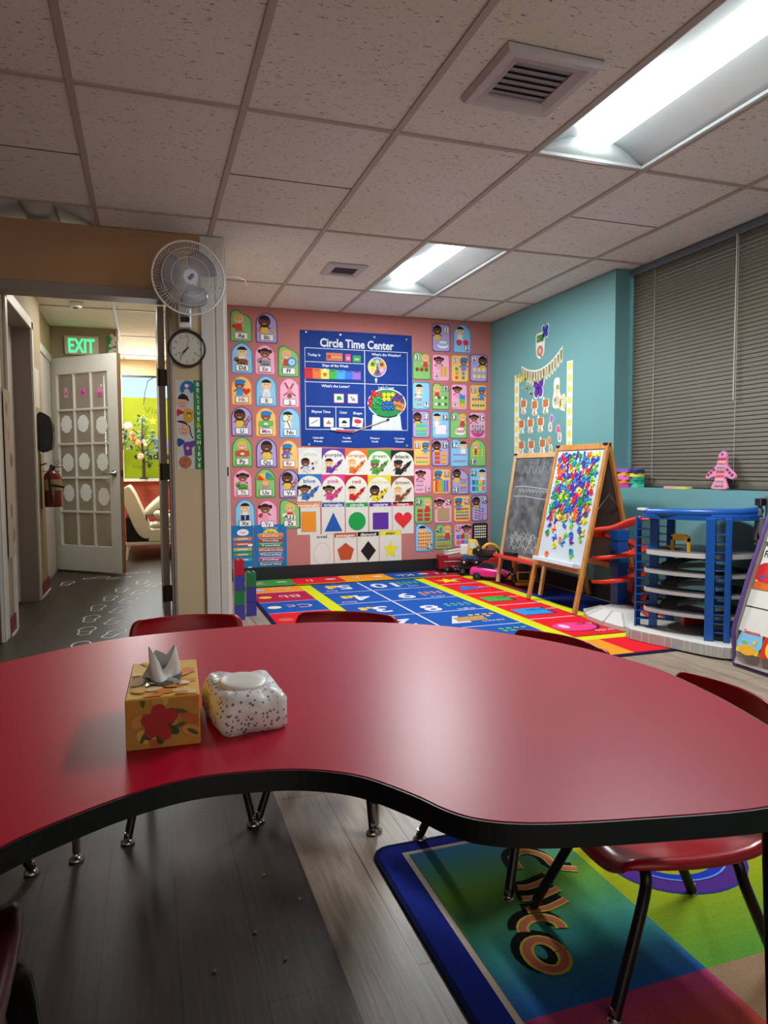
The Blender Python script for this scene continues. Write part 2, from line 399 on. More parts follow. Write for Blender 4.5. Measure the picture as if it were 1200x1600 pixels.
# right hand window behind the blind
b = MB()
for y0, y1, z0, z1 in ((1.0, 4.24, .825, .86), (1.0, 4.24, 2.30, 2.33), (4.19, 4.24, .86, 2.30), (1.0, 1.05, .86, 2.30), (2.6, 2.64, .86, 2.30)):
    b.span(3.36, 3.43, y0, y1, z0, z1, M_white)
wf = struct(b.build('window_1'))
b = MB(); b.span(3.39, 3.395, 1.05, 4.19, .86, 2.30, M_glass); struct(b.build('pane', wf))
wall('wall_outer_right', M_cream, (3.46, 3.5, -2.6, 1.0, 0, Z), (3.46, 3.5, 4.24, WY+.2, 0, Z))

# ================================================================== CEILING FIXTURES
M_refl = mat('white enamel reflector', '#dfe6e6', .3, scale=6)
M_lens = emit('lit fluorescent lens', (.90, .97, 1.0), 4.)
M_lensoff = mat('unlit acrylic lens', '#c9cdc6', .4, scale=6)
def troffer(label, x0, x1, y0, y1, lit):
    xc, yc = (x0+x1)/2, (y0+y1)/2; w, l = x1-x0-.03, y1-y0-.03
    t = thing('ceiling_light', label, 'ceiling light', (xc, yc, Z), group='fluorescent ceiling lights')
    b = MB()
    for s in (-1, 1):
        rows = []
        for i in range(9):
            q = i/8; x = s*(w/2-(w/2-.075)*q); z = .012+.085*math.sin(q*PI/2*.9)
            rows.append([(x, -l/2, z), (x, l/2, z)])
        b.grid(rows, M_refl)
    b.build('reflector', t, solid=.002)
    for s in (-1, 1):
        b = MB(); rows = []
        for i in range(9):
            x = -w/2+w*i/8; q = 1-abs(x)/(w/2); zt = .012+.095*math.sin(min(1, q*1.3)*PI/2)
            rows.append([(x, s*l/2, .004), (x, s*(l/2-.012*min(1, q*1.5)), zt)])
        b.grid(rows, M_refl); b.build('end_plate', t, solid=.002)
    b = MB(); b.span(-w/2-.008, w/2+.008, -l/2-.008, -l/2+.006, -.001, .012, M_refl); b.span(-w/2-.008, w/2+.008, l/2-.006, l/2+.008, -.001, .012, M_refl)
    b.span(-w/2-.008, -w/2+.006, -l/2, l/2, -.001, .012, M_refl); b.span(w/2-.006, w/2+.008, -l/2, l/2, -.001, .012, M_refl)
    b.span(-w/2, w/2, -l/2, l/2, .122, .13, M_refl)
    b.build('frame', t)
    b = MB(); rows = []
    for i in range(11):
        a = PI*i/10; rows.append([(-.082*math.cos(a), -l/2+.016, .100-.062*math.sin(a)), (-.082*math.cos(a), l/2-.016, .100-.062*math.sin(a))])
    b.grid(rows, M_lens if lit else M_lensoff); b.build('lens', t, solid=.003)
    return t
troffer('lit fluorescent ceiling light nearest the camera, beside the large air vent', *LIGHTS[0], True)
troffer('lit fluorescent ceiling light in front of the pink wall, beside the small vent', *LIGHTS[1], True)
troffer('unlit ceiling light partly hidden behind the tan header', *LIGHTS[2], False)
def vent(label, xc, yc, s, tall, nb):
    t = thing('air_vent', label, 'air vent', (xc, yc, Z))
    b = MB(); h = s/2; q = s*.30
    def ring(a, za, c, zc, m):
        P = [(a, a, za), (-a, a, za), (-a, -a, za), (a, -a, za)]; Q = [(c, c, zc), (-c, c, zc), (-c, -c, zc), (c, -c, zc)]
        b.add(P+Q, [(i, (i+1) % 4, 4+(i+1) % 4, 4+i) for i in range(4)], m)
    Mv = mat('enamelled vent steel', '#c6bfc4', .4, scale=20)
    ring(h, 0, h-.012, -tall, Mv); ring(h-.012, -tall, h*.80, -tall, Mv); ring(h*.80, -tall, q+.012, -.004, Mv); ring(q+.012, -.004, q, -.012, Mv); ring(q, -.012, q, .012, Mv)
    b.build('frame', t)
    b = MB(); b.box((0, 0, .0), (q*2, q*2, .004), mat('dark duct', '#4c494c', .9)); b.build('duct', t)
    for i in range(nb):
        y = -q+(i+.5)*2*q/nb
        b = MB(); b.box((0, 0, 0), (q*2, 2*q/nb*.85, .002), mat('dusty grey louvre', '#8f8892', .5, scale=40), T(0, y, -.006) @ RX(.22)); b.build('louvre', t)
vent('large square ceiling air vent beside the near fluorescent light', 1.345, 2.315, .375, .022, 6)
vent('small square ceiling air vent near the pink wall', 1.345, 4.83, .28, .014, 4)
t = thing('smoke_detector', 'small white smoke detector on the hallway ceiling', 'smoke detector', (-.52, 6.42, Z))
b = MB(); b.lathe([(.05, 0), (.055, -.012), (.05, -.03), (.03, -.04), (0, -.042)], M_wht, 20); b.build('housing', t)
b = MB(); b.lathe([(.02, -.04), (.02, -.046), (0, -.046)], M_black, 14); b.build('sensor', t)
ALPHA = [('Aa', 0.795, 2.189, 0.182, 0.265, 'g', 'w'), ('Bb', 1.014, 2.183, 0.189, 0.259, 'p', 'a'), ('Dd', 0.8, 1.917, 0.182, 0.261, 'b', 'a'), ('Ee', 0.995, 1.914, 0.179, 0.259, 'k', 'a'), ('Ff', 1.2, 1.907, 0.183, 0.267, 'g', 'w'), ('Hh', 0.792, 1.643, 0.179, 0.247, 'o', 'a'), ('Ii', 1.002, 1.645, 0.183, 0.264, 'b', 'a'), ('Jj', 1.204, 1.635, 0.18, 0.259, 'k', 'a'), ('Ll', 0.788, 1.38, 0.181, 0.256, 'p', 'a'), ('Mm', 0.994, 1.377, 0.185, 0.251, 'o', 'a'), ('Nn', 1.204, 1.373, 0.187, 0.263, 'b', 'a'), ('Pp', 0.787, 1.119, 0.174, 0.261, 'g', 'a'), ('Qq', 0.996, 1.111, 0.183, 0.257, 'p', 'a'), ('Rr', 1.191, 1.097, 0.17, 0.256, 'o', 'a'), ('Tt', 0.786, 0.849, 0.165, 0.246, 'k', 'a'), ('Uu', 0.982, 0.848, 0.177, 0.256, 'g', 'a'), ('Vv', 1.191, 0.839, 0.178, 0.253, 'p', 'a'), ('Xx', 0.801, 0.584, 0.174, 0.256, 'b', 'a'), ('Yy', 0.993, 0.572, 0.182, 0.259, 'k', 'a'), ('Zz', 1.194, 0.573, 0.184, 0.259, 'g', 'w')]
NUMS = [('1', 2.646, 2.186, 0.186, 0.26, 'p', 'r'), ('2', 2.861, 2.189, 0.185, 0.267, 'b', 'a'), ('3', 2.447, 1.921, 0.18, 0.255, 'g', 'w'), ('4', 2.641, 1.909, 0.179, 0.249, 'k', 'r'), ('5', 2.836, 1.909, 0.183, 0.252, 'o', 'r'), ('6', 3.034, 1.92, 0.187, 0.26, 'p', 'r'), ('7', 2.442, 1.643, 0.179, 0.254, 'b', 'r'), ('8', 2.64, 1.645, 0.176, 0.25, 'g', 'w'), ('9', 2.829, 1.643, 0.17, 0.244, 'k', 'r'), ('10', 3.027, 1.641, 0.179, 0.247, 'o', 'r'), ('11', 2.442, 1.379, 0.179, 0.25, 'p', 'r'), ('12', 2.638, 1.377, 0.181, 0.255, 'b', 'r'), ('13', 2.824, 1.379, 0.18, 0.254, 'g', 'w'), ('14', 3.022, 1.378, 0.176, 0.251, 'k', 'r'), ('15', 2.447, 1.113, 0.168, 0.241, 'o', 'r'), ('16', 2.636, 1.114, 0.181, 0.252, 'p', 'r'), ('17', 2.831, 1.115, 0.186, 0.262, 'b', 'w'), ('18', 3.025, 1.115, 0.181, 0.259, 'g', 'a'), ('19', 2.455, 0.85, 0.181, 0.24, 'k', 'r'), ('20', 2.648, 0.845, 0.184, 0.237, 'o', 'r'), ('21', 2.839, 0.849, 0.178, 0.259, 'p', 'w'), ('22', 3.032, 0.848, 0.187, 0.254, 'b', 'r'), ('23', 2.462, 0.579, 0.187, 0.256, 'g', 'r'), ('24', 2.664, 0.575, 0.186, 0.25, 'k', 'w'), ('25', 2.859, 0.58, 0.179, 0.253, 'o', 'r'), ('26', 3.046, 0.582, 0.175, 0.253, 'p', 'r'), ('27', 2.47, 0.32, 0.182, 0.267, 'b', 'w'), ('28', 2.667, 0.321, 0.185, 0.243, 'g', 'w'), ('29', 2.865, 0.327, 0.183, 0.222, 'k', 'r'), ('30', 3.05, 0.311, 0.168, 0.256, 'n', 'r')]
CRAYONS = [('white', 1.381, 1.041, 0.215, 0.234), ('purple', 1.595, 1.036, 0.215, 0.233), ('orange', 1.809, 1.031, 0.213, 0.234), ('green', 2.028, 1.025, 0.224, 0.236), ('black', 2.253, 1.019, 0.226, 0.237), ('blue', 1.372, 0.802, 0.222, 0.244), ('pink', 1.592, 0.796, 0.218, 0.249), ('red', 1.807, 0.789, 0.214, 0.252), ('yellow', 2.026, 0.782, 0.225, 0.255), ('brown', 2.252, 0.774, 0.226, 0.257)]
SHAPES = [('rectangle', 1.361, 0.526, 0.213, 0.284), ('triangle', 1.587, 0.523, 0.217, 0.288), ('circle', 1.81, 0.518, 0.216, 0.289), ('square', 2.036, 0.514, 0.224, 0.295), ('heart', 2.257, 0.512, 0.213, 0.299), ('oval', 1.478, 0.235, 0.217, 0.3), ('pentagon', 1.699, 0.237, 0.216, 0.305), ('diamond', 1.915, 0.241, 0.21, 0.3), ('star', 2.132, 0.244, 0.218, 0.3)]
# ================================================================== PINK WALL
CC = {'g': ('#3d8a4a', '#8cc578'), 'p': ('#5b4a86', '#b7a6d8'), 'b': ('#3f8ed0', '#8fcbee'), 'k': ('#d8649c', '#f3b3cf'), 'o': ('#e08a3c', '#f6c77a'), 'n': ('#2c2024', '#3a2a2c')}
CN = {'g': 'green', 'p': 'purple', 'b': 'blue', 'k': 'pink', 'o': 'orange', 'n': 'black'}
HAIR = {'g': ('#e6bf55', 2, '#c8453a', 'cap'), 'p': ('#2a1a18', 0, '#e8c23c', 'long'), 'b': ('#1e1614', 3, '#eef0f4', 'cap'), 'k': ('#2a1a18', 1, '#f0a0c0', 'puffs'), 'o': ('#2f7fc0', 1, '#4a98d8', 'beret'), 'n': ('#1e1614', 3, '#2f58a8', 'cap')}
def outline(w, h, s):
    if s == 'a': return [(-w/2, -h/2+.01), (-w/2+.01, -h/2), (w/2-.01, -h/2), (w/2, -h/2+.01)]+[(w/2*math.cos(a)*(.86+.14*math.cos(a)**2), h*.14+h*.36*math.sin(a)) for a in [PI*i/14 for i in range(1, 14)]]+[(-w/2, h*.1)]
    if s == 'w': return smooth([(-w/2, -h*.42), (-w*.42, -h/2), (w*.42, -h/2), (w/2, -h*.42), (w/2, 0), (w*.48, h*.2), (w*.3, h*.34), (w*.05, h*.42), (-w*.2, h/2), (-w*.42, h*.46), (-w/2, h*.3), (-w/2, -h*.1)], 3)
    return rrect(0, 0, w, h, w*.14)
def scale_poly(p, k): return [(x*k, y*(1-(1-k)*.7)) for x, y in p]
PROP = {'Aa': ('an apple', '#c8322c', 'circ'), 'Bb': ('two balls', '#d86a8c', 'two'), 'Dd': ('a brown dog', '#8a5028', 'animal'), 'Ee': ('a grey elephant', '#8c8c94', 'animal'), 'Ff': ('a fish bowl', '#3d84c8', 'bowl'),
 'Hh': ('a red heart', '#d8302c', 'heart'), 'Ii': ('a pale block', '#d8e8f0', 'sq'), 'Jj': ('a child upside down', None, 'flip'), 'Ll': ('a brown ladder', '#a86c3c', 'bars'), 'Mm': ('an open green map', '#6cbf58', 'map'), 'Nn': ('a round net', '#dfe8d8', 'net'),
 'Pp': ('a pie', '#c8573c', 'map'), 'Qq': ('a yellow quilt', '#e8c83c', 'sq'), 'Rr': ('a purple robot', '#7a5cae', 'robot'), 'Tt': ('a green turtle', '#57a83c', 'animal'), 'Uu': ('a striped umbrella', None, 'umb'), 'Vv': ('a violin', '#a8622c', 'bars'),
 'Xx': ('an x-ray', '#20305c', 'sq'), 'Yy': ('a red yo-yo', '#c8322c', 'circ'), 'Zz': ('a zebra', '#eceae4', 'animal')}
for n, x, z, w, h, c, s in ALPHA:
    a = Art(.0015); o = outline(w, h, s); dk, lt = CC[c]
    a.base(o, dk); a.poly(scale_poly(o, .90), lt, 1)
    hair, sk, sh, st = HAIR[c]; pn, pc, pk = PROP[n]
    if pk == 'umb':
        for i, q in enumerate(('#d8402c', '#f0c83c', '#3d84c8', '#4aa84a')):
            a.poly([(0, h*.1)]+circ(0, h*.1, w*.42, 5, h*.26, PI-PI/4*i, PI-PI/4*(i+1)), q, 3)
        a.circ(0, h*.02, w*.16, SKIN[2], 4); a.poly(circ(0, h*.05, w*.165, 9, h*.09, .2, PI-.2), '#e0a050', 5); a.rect(0, -h*.12, w*.3, h*.1, '#c87f9c', 3)
    elif pk == 'flip':
        a.circ(0, -h*.1, w*.12, SKIN[1], 4); a.poly([(-w*.12, -h*.02), (w*.12, -h*.02), (w*.08, h*.16), (-w*.08, h*.16)], '#e8849c', 3)
        a.line([(-w*.06, h*.14), (-w*.22, h*.34)], w*.08, SKIN[1], 3); a.line([(w*.06, h*.14), (w*.2, h*.32)], w*.08, SKIN[1], 3)
        a.line([(-w*.1, 0), (-w*.3, -h*.1)], w*.06, SKIN[1], 3); a.line([(w*.1, 0), (w*.3, -h*.1)], w*.06, SKIN[1], 3)
    else:
        dx = 0 if pk in ('map', 'animal', 'sq') else -w*.1
        kid(a, dx, h*.21, w*.235, SKIN[sk], hair, sh, st, 2)
        px, py = (w*.22, -h*.04)
        if pk == 'circ': a.circ(-w*.32, -h*.02, w*.1, pc, 7); a.line([(-w*.32, h*.02), (-w*.3, h*.06)], .004, '#3d7a2c', 7)
        if pk == 'two': a.circ(-w*.34, -h*.08, w*.09, pc, 7); a.circ(w*.3, -h*.08, w*.09, '#e8a050', 7)
        if pk == 'heart': a.poly(heart(px, py, w*.2), pc, 7)
        if pk == 'animal':
            a.circ(0, -h*.1, w*.28, pc, 7, 16, h*.085); a.circ(-w*.27, -h*.04, w*.11, pc, 7)
            for q in (-.18, -.05, .1, .22): a.rect(w*q, -h*.185, w*.07, h*.08, pc, 7)
            if n == 'Zz':
                for q in (-.15, 0, .15): a.rect(w*q, -h*.1, w*.04, h*.12, '#222222', 8)
        if pk == 'bowl': a.circ(px*.7, -h*.02, w*.23, pc, 7); a.circ(px*.7, -h*.02, w*.16, '#a8d8f0', 8); a.poly([(px*.7-.02, -h*.02), (px*.7+.01, 0), (px*.7+.01, -h*.05)], '#f0a03c', 9)
        if pk == 'sq': a.rect(0, -h*.12, w*.4, h*.17, pc, 7); a.line([(0, -h*.05), (0, -h*.19)], .006, '#f0f4ff' if n == 'Xx' else '#b8c8d0', 8)
        if pk == 'bars': a.line([(w*.02, -h*.2), (w*.36, h*.2)], w*.05, pc, 7); a.line([(w*.14, -h*.22), (w*.42, h*.14)], w*.05, pc, 7); a.line([(w*.12, -h*.08), (w*.26, -h*.12)], w*.04, pc, 7); a.line([(w*.22, h*.06), (w*.36, h*.02)], w*.04, pc, 7)
        if pk == 'map': a.poly([(-w*.34, -h*.16), (-w*.1, -h*.12), (w*.12, -h*.16), (w*.36, -h*.12), (w*.34, h*.06), (w*.1, h*.03), (-w*.1, h*.06), (-w*.34, h*.03)], pc, 7); a.rect(0, -h*.06, w*.18, h*.07, '#f3ead0', 8)
        if pk == 'net': a.circ(-w*.2, h*.16, w*.17, '#7cb85c', 7); a.circ(-w*.2, h*.16, w*.14, pc, 8); a.line([(-w*.14, h*.08), (w*.02, -h*.16)], w*.04, '#b07038', 7)
        if pk == 'robot': a.rect(-w*.2, -h*.05, w*.28, h*.15, pc, 7); a.rect(-w*.2, h*.08, w*.2, h*.09, pc, 7); a.circ(-w*.2, -h*.05, w*.06, '#e8d83c', 8)
    bw = w*.62; a.rect(0, -h*.315, bw, h*.215, '#2f2f38', 10); a.rect(0, -h*.315, bw-.007, h*.215-.007, '#eef0f0', 11)
    a.text(n, 0, -h*.31, h*.135, '#a8386a' if c in 'ko' else ('#3a2f7a' if c == 'p' else '#1c222c'), 12, bold=.022)
    tag(a.build('alphabet_card', loc=(x, WY-.0006, z), rot=PINK), f'{CN[c]} alphabet card {n} on the pink wall, child with {pn}', 'alphabet card', 'alphabet cards on the pink wall')
GRID = {1: (1, '#f0d8e0', '#6a9ad0'), 2: (2, '#d8486c', None), 3: (3, '#8a4a28', None), 4: (4, '#e8a03c', None)}
BOXPOS = {1: 'tr', 2: 'br', 3: 'tl', 4: 'bl', 5: 'tl', 6: 'tl', 7: 'br', 8: 'tr', 9: 'bl', 10: 'tl', 11: 'tr', 12: 'tr', 13: 'tl', 14: 'tr', 15: 'tl', 16: 'tr', 17: 'tl', 18: 'bl', 19: 'br', 20: 'tr', 21: 'bl', 22: 'tl', 23: 'tl', 24: 'tr', 25: 'tr', 26: 'tr', 27: 'br', 28: 'tl', 29: 'tl', 30: 'bl'}
THEME = {1: ('a birthday cake', ['#8fc8f0'], 'cake'), 2: ('red boxing gloves', ['#d8386a'], 'dot'), 3: ('teddy bears', ['#8a4a28'], 'dot'), 4: ('toy figures', ['#e8a03c', '#d8c060'], 'bar'), 5: ('bright balls', ['#4aa84a', '#a86cc8', '#f0a03c', '#5c8ce0', '#e85c3c'], 'dot'), 6: ('yellow tulips', ['#f0e08c'], 'dot'),
 7: ('balloons', ['#e84c5c', '#f0c83c', '#5cc86c', '#f08c3c', '#f07cb0'], 'dot'), 8: ('little animals', ['#f0e0c0', '#3c6c3c'], 'dot'), 9: ('stacked blocks', ['#3c8ce0', '#6cc84c', '#f0b03c'], 'stack'), 10: ('little boats', ['#3c7cc8', '#d84c3c', '#3c9c4c'], 'dot'), 11: ('folded green shirts', ['#5cc8a0', '#7cd86c'], 'bar'), 12: ('an egg box', ['#f4e8f0'], 'bar'),
 13: ('a candle cake', ['#e88c9c'], 'cake'), 14: ('a basket of eggs', ['#5c8c8c', '#8cb0b0'], 'dot'), 15: ('rows of flowers', ['#f0d83c', '#d85c9c', '#5cc85c'], 'dot'), 16: ('burgers', ['#d8582c', '#f0b03c'], 'bar'), 17: ('pink snacks', ['#b078c0'], 'dot'), 18: ('yellow ducks', ['#f0d83c'], 'dot'), 19: ('a shelf of buttons', ['#5c7cc8', '#d85c9c', '#5cb86c'], 'dot'), 20: ('tall pencils', ['#e8482c', '#f0902c', '#6cc84c', '#3c8ce0', '#9c5cc8'], 'col'),
 21: ('rows of lollies', ['#d8506c', '#5cb86c', '#f0c03c'], 'dot'), 22: ('coloured blocks', ['#5c5cc0', '#4cb87c', '#f0c83c', '#e87c5c'], 'blk'), 23: ('red cars', ['#c83c3c'], 'bar'), 24: ('a music sheet', ['#b89878'], 'bar'), 25: ('rows of bugs', ['#c83c3c', '#4ca84c', '#3c6cc8'], 'dot'), 26: ('written words', ['#3c5cc0', '#d83c5c'], 'word'), 27: ('lines of ants', ['#6c3c2c'], 'ants'), 28: ('an abacus', ['#e8483c', '#5c5cd0', '#d8a03c'], 'dot'), 29: ('square parcels', ['#3c8ce0', '#c83c3c', '#8cc83c', '#e87c3c', '#a85cb8', '#4cb0c8'], 'blk'), 30: ('dotted black paper', ['#f0ead8'], 'dots')}
for n, x, z, w, h, c, s in NUMS:
    k = int(n); a = Art(.0015); o = outline(w, h, s); dk, lt = CC[c]
    a.base(o, dk); a.poly(scale_poly(o, .91), lt, 1)
    hair, sk, sh, st = HAIR[c]; bp = BOXPOS[k]; bx = (.27 if 'r' in bp else -.27)*w; by = (.29 if 't' in bp else -.32)*h
    kx = -bx*.8 if 't' in bp else (-.12*w if k != 21 else -.2*w)
    th, cols, kind = THEME[k]
    if k != 30: kid(a, kx, h*.27, w*.205, SKIN[sk], hair, sh, st, 2)
    y0, y1 = (-.42*h, .06*h) if 't' in bp else (-.16*h, .08*h)
    if k in (2, 3, 4, 7): y0, y1 = -.4*h, .12*h
    xa, xb = -.38*w, .38*w
    if bp == 'bl' and k not in (18, 30): xa = -.02*w; y0 = -.4*h
    if bp == 'br' and k not in (27,): xb = .02*w if k > 4 else .38*w; y0 = -.4*h
    if k == 27: y0, y1 = -.4*h, .2*h; a.rect(0, -.1*h, .7*w, .62*h, '#f0b878', 6)
    if k == 14: a.poly(circ(0, -.2*h, .42*w, 16, .24*h, PI, 2*PI), '#d83c7c', 6); y0, y1 = -.32*h, .02*h
    if k == 24: a.rect(0, -.15*h, .72*w, .44*h, '#c8a878', 6)
    if k == 12: a.poly([(-.4*w, -.1*h), (.2*w, -.3*h), (.42*w, -.2*h), (-.1*w, .02*h)], '#e888a8', 6)
    if k == 18: y0, y1 = -.16*h, .14*h
    if k == 30: y0, y1 = -.08*h, .42*h
    if kind == 'cake':
        a.poly(circ(.08*w, -.28*h, .3*w, 16, .1*h), '#eef4fa', 6); a.rect(.08*w, -.22*h, .44*w, .14*h, cols[0], 7); a.poly(circ(.08*w, -.15*h, .22*w, 16, .05*h), '#f6f0e8', 8)
        for q in (-.06, .04, .14, .24): a.rect(q*w, -.1*h, .02*w, .09*h, '#d84c6c', 9)
    elif kind == 'word':
        for i in range(5):
            for j in range(3): a.line([(-.3*w+.2*w*j, .05*h-.1*h*i-.03*h*j), (-.16*w+.2*w*j, .03*h-.1*h*i-.03*h*j)], .03*h, cols[(i//2) % 2], 7)
    else:
        if kind == 'bar': nr, nc = {4: (1, 4), 11: (3, 1), 12: (1, 1), 16: (3, 2), 23: (3, 2), 24: (5, 1)}.get(k, (2, 3))
        elif kind == 'col': nr, nc = 1, 5
        elif kind == 'stack': nr, nc = 3, 1
        elif kind == 'blk': nr, nc = (2, 4) if k == 22 else (2, 3)
        elif kind == 'dots': nr, nc = 5, 6
        elif kind == 'ants': nr, nc = 5, 6
        else: nr, nc = {2: (1, 2), 3: (1, 3), 5: (3, 2), 6: (2, 3), 7: (3, 3), 8: (2, 4), 10: (2, 5), 14: (3, 5), 15: (3, 6), 17: (2, 7), 18: (3, 3), 19: (3, 5), 21: (5, 4), 25: (4, 6), 28: (4, 6)}.get(k, (2, 3))
        cw, ch_ = (xb-xa)/nc, (y1-y0)/nr
        for i in range(nr):
            for j in range(nc):
                cx, cy = xa+(j+.5)*cw, y1-(i+.5)*ch_; q = cols[(i if k in (11, 15, 21, 25, 28, 9) else j+i*nc) % len(cols)]
                if kind in ('dot', 'dots', 'ants'): a.circ(cx, cy, min(cw, ch_)*(.42 if kind != 'ants' else .3), q, 7, 8)
                else: a.rect(cx, cy, cw*(.86 if kind != 'bar' else .8), ch_*(.95 if kind in ('stack', 'col') else .7), q, 7)
    bs_ = h*.21; bwid = bs_*(.85 if k < 10 else 1.0)
    a.rect(bx, by, bwid, bs_, '#2f2f38', 10); a.rect(bx, by, bwid-.006, bs_-.006, '#f0f0ee', 11)
    a.text(n, bx, by, h*.155, '#1c222c' if c not in 'ko' else '#a83a58', 12, bold=.026)
    tag(a.build('number_card', loc=(x, WY-.0006, z), rot=PINK), f'{CN[c]} number card {n} on the pink wall showing {th}', 'number card', 'number cards on the pink wall')
# crayon colour cards
CRC = {'white': '#d8dade', 'purple': '#6a3c9a', 'orange': '#e0702c', 'green': '#4ca03c', 'black': '#26262a', 'blue': '#2f74c0', 'pink': '#d8408c', 'red': '#c8282c', 'yellow': '#e8d02c', 'brown': '#8a5038'}
for i, (n, x, z, w, h) in enumerate(CRAYONS):
    a = Art(.0015); q = CRC[n]; w *= 1.005
    a.base(rect(0, 0, w, h), q); a.poly(circ(0, -h*.02, w*.5, 24, h*.46, .0, PI)+[(-w/2, -h*.02), (-w/2, -h/2), (w/2, -h/2), (w/2, -h*.02)], '#e6e4da', 1)
    tcol = {'white': '#c9cacb', 'yellow': '#d8cf8c'}.get(n, q)
    a.text(n, 0, h*.26, h*.14, tcol, 3, w=w*.122*len(n), bold=.014)
    sk, hr, st = [(0, '#1e1614', 'cap'), (2, '#1e1614', 'cap'), (3, '#e0b050', 'cap'), (1, '#4c9c4c', 'beret'), (1, '#26262a', 'beret'), (1, '#1e1614', 'puffs'), (1, '#1e1614', 'puffs'), (3, '#1e1614', 'cap'), (0, '#1e1614', 'long'), (3, '#dcb050', 'cap')][i]
    kid(a, -w*.2, -h*.05, w*.18, SKIN[sk], hr, q if n != 'white' else '#c8ccd4', st, 3)
    dx, dy = math.cos(.78), math.sin(.78)
    P = lambda u, v: (w*.08+u*dx-v*dy, -h*.2+u*dy+v*dx)
    L_ = w*.34; W_ = w*.075
    a.poly([P(-L_, -W_), P(L_*.85, -W_), P(L_*.85, W_), P(-L_, W_)], q, 9)
    a.poly([P(L_*.85, -W_*.7), P(L_*1.25, -W_*.25), P(L_*1.25, W_*.25), P(L_*.85, W_*.7)], q, 9)
    dk = '#9a9ca4' if n == 'white' else '#1c1c20'
    a.poly([P(L_*.62, -W_), P(L_*.72, -W_), P(L_*.72, W_), P(L_*.62, W_)], dk, 10); a.poly([P(-L_*.7, -W_), P(-L_*.62, -W_), P(-L_*.62, W_), P(-L_*.7, W_)], dk, 10)
    a.circ(*P(-L_*.1, -W_*1.2), w*.055, SKIN[sk], 11, 10); a.circ(*P(L_*.25, W_*.9), w*.05, SKIN[sk], 11, 10)
    # keep the print inside the card
    for v_i, v in enumerate(a.v):
        a.v[v_i] = (max(-w/2, min(w/2, v[0])), max(-h/2, min(h/2, v[1])), v[2])
    tag(a.build('colour_card', loc=(x, WY-.0006, z), rot=PINK), f'white card with the word {n} and a child holding a {n} crayon', 'colour card', 'crayon colour cards on the pink wall')
SHC = {'rectangle': '#e8902c', 'triangle': '#2258a8', 'circle': '#1f9a4c', 'square': '#5c2f9a', 'heart': '#e03038', 'oval': '#dcdcd8', 'pentagon': '#b8502f', 'diamond': '#221a20', 'star': '#ecdc2c'}
for n, x, z, w, h in SHAPES:
    a = Art(.0015); q = SHC[n]; w *= .985
    a.base(rect(0, 0, w, h), '#dcdad2'); a.rect(0, h*.43, w*.97, h*.14-.004, q, 1)
    a.text(n, 0, h*.43, h*.088, '#2a2a2a' if n in ('oval', 'star') else '#f4f2ee', 3, w=w*.088*len(n)+w*.1, bold=.02)
    s = {'rectangle': rect(0, -h*.09, w*.62, h*.62), 'triangle': [(-w*.38, -h*.4), (w*.38, -h*.4), (0, h*.19)], 'circle': circ(0, -h*.09, w*.375, 32, h*.285), 'square': rect(0, -h*.09, w*.68, h*.52), 'heart': [(p[0]*w*.43, -h*.09+p[1]*h*.31) for p in heart(0, 0, 1)],
         'oval': circ(0, -h*.09, w*.34, 32, h*.32), 'pentagon': [(w*.38*math.cos(PI/2+2*PI*i/5), -h*.08+h*.28*math.sin(PI/2+2*PI*i/5)) for i in range(5)], 'diamond': [(0, -h*.39), (w*.35, -h*.08), (0, h*.22), (-w*.35, -h*.08)], 'star': [(p[0]*w*.36, -h*.09+p[1]*h*.3) for p in star(0, 0, 1)]}[n]
    a.poly([(p[0]*1.04, (p[1]+h*.09)*1.03-h*.09) for p in s], '#a8a6a0', 2); a.poly(s, q, 3)
    tag(a.build('shape_card', loc=(x, WY-.0006, z), rot=PINK), f'white shape card headed {n} with a {"white" if n == "oval" else {"rectangle": "orange", "triangle": "blue", "circle": "green", "square": "purple", "heart": "red", "pentagon": "rust", "diamond": "black", "star": "yellow"}[n]} {n} below', 'shape card', 'shape cards on the pink wall')
# weekday and months charts
a = Art(.0015); a.base(rect(0, 0, .281, .402), '#1f74b8')
a.text('Days of the', 0, .172, .02, '#a8d4f0', 2, w=.13)
a.poly([(-.07, .128), (-.045, .155), (0, .165), (.045, .155), (.07, .128)], '#f0d83c', 1); a.text('Week', 0, .137, .018, '#3a3a20', 2)
for i, (d, q) in enumerate(zip(('Sunday', 'Monday', 'Tuesday', 'Wednesday', 'Thursday', 'Friday', 'Saturday'), ('#e0803c', '#a8442c', '#2f8a5c', '#b04a3c', '#2f84b0', '#b04c9c', '#2c6a84'))):
    y = .107-i*.0415; a.poly(rrect(0, y, .228, .036, .014), q, 1); a.rect(0, y+.012, .2, .004, '#f0e8c8', 2); a.text(d, 0, y-.003, .017, '#f4f4f0', 3, w=.024*len(d), bold=.01)
tag(a.build('weekday_chart', loc=(1.019, WY-.004, .285), rot=PINK), 'blue Days of the Week chart low on the pink wall beside the door post', 'poster')
a = Art(.0015); a.base(rect(0, 0, .221, .404), '#1f74b8'); a.poly(smooth([(-.03, .13), (0, .115), (.05, .118), (.07, .14), (.05, .165), (.01, .17), (-.025, .155)], 3), '#eef2f6', 1); a.text('Year', .018, .142, .02, '#d8508c', 2, bold=.01)
for i, q in enumerate(('#e0803c', '#c8604c', '#b8b04c', '#5c9c4c', '#4c9cb0')): a.poly(rrect(.015, .085-i*.045, .16, .03, .008), q, 1); a.rect(.015, .085-i*.045, .09, .008, '#f0efe8', 2)
for x, y in ((.08, .03), (.075, -.17)): a.poly(circ(x, y, .022, 10, .012), '#eef2f6', 2)
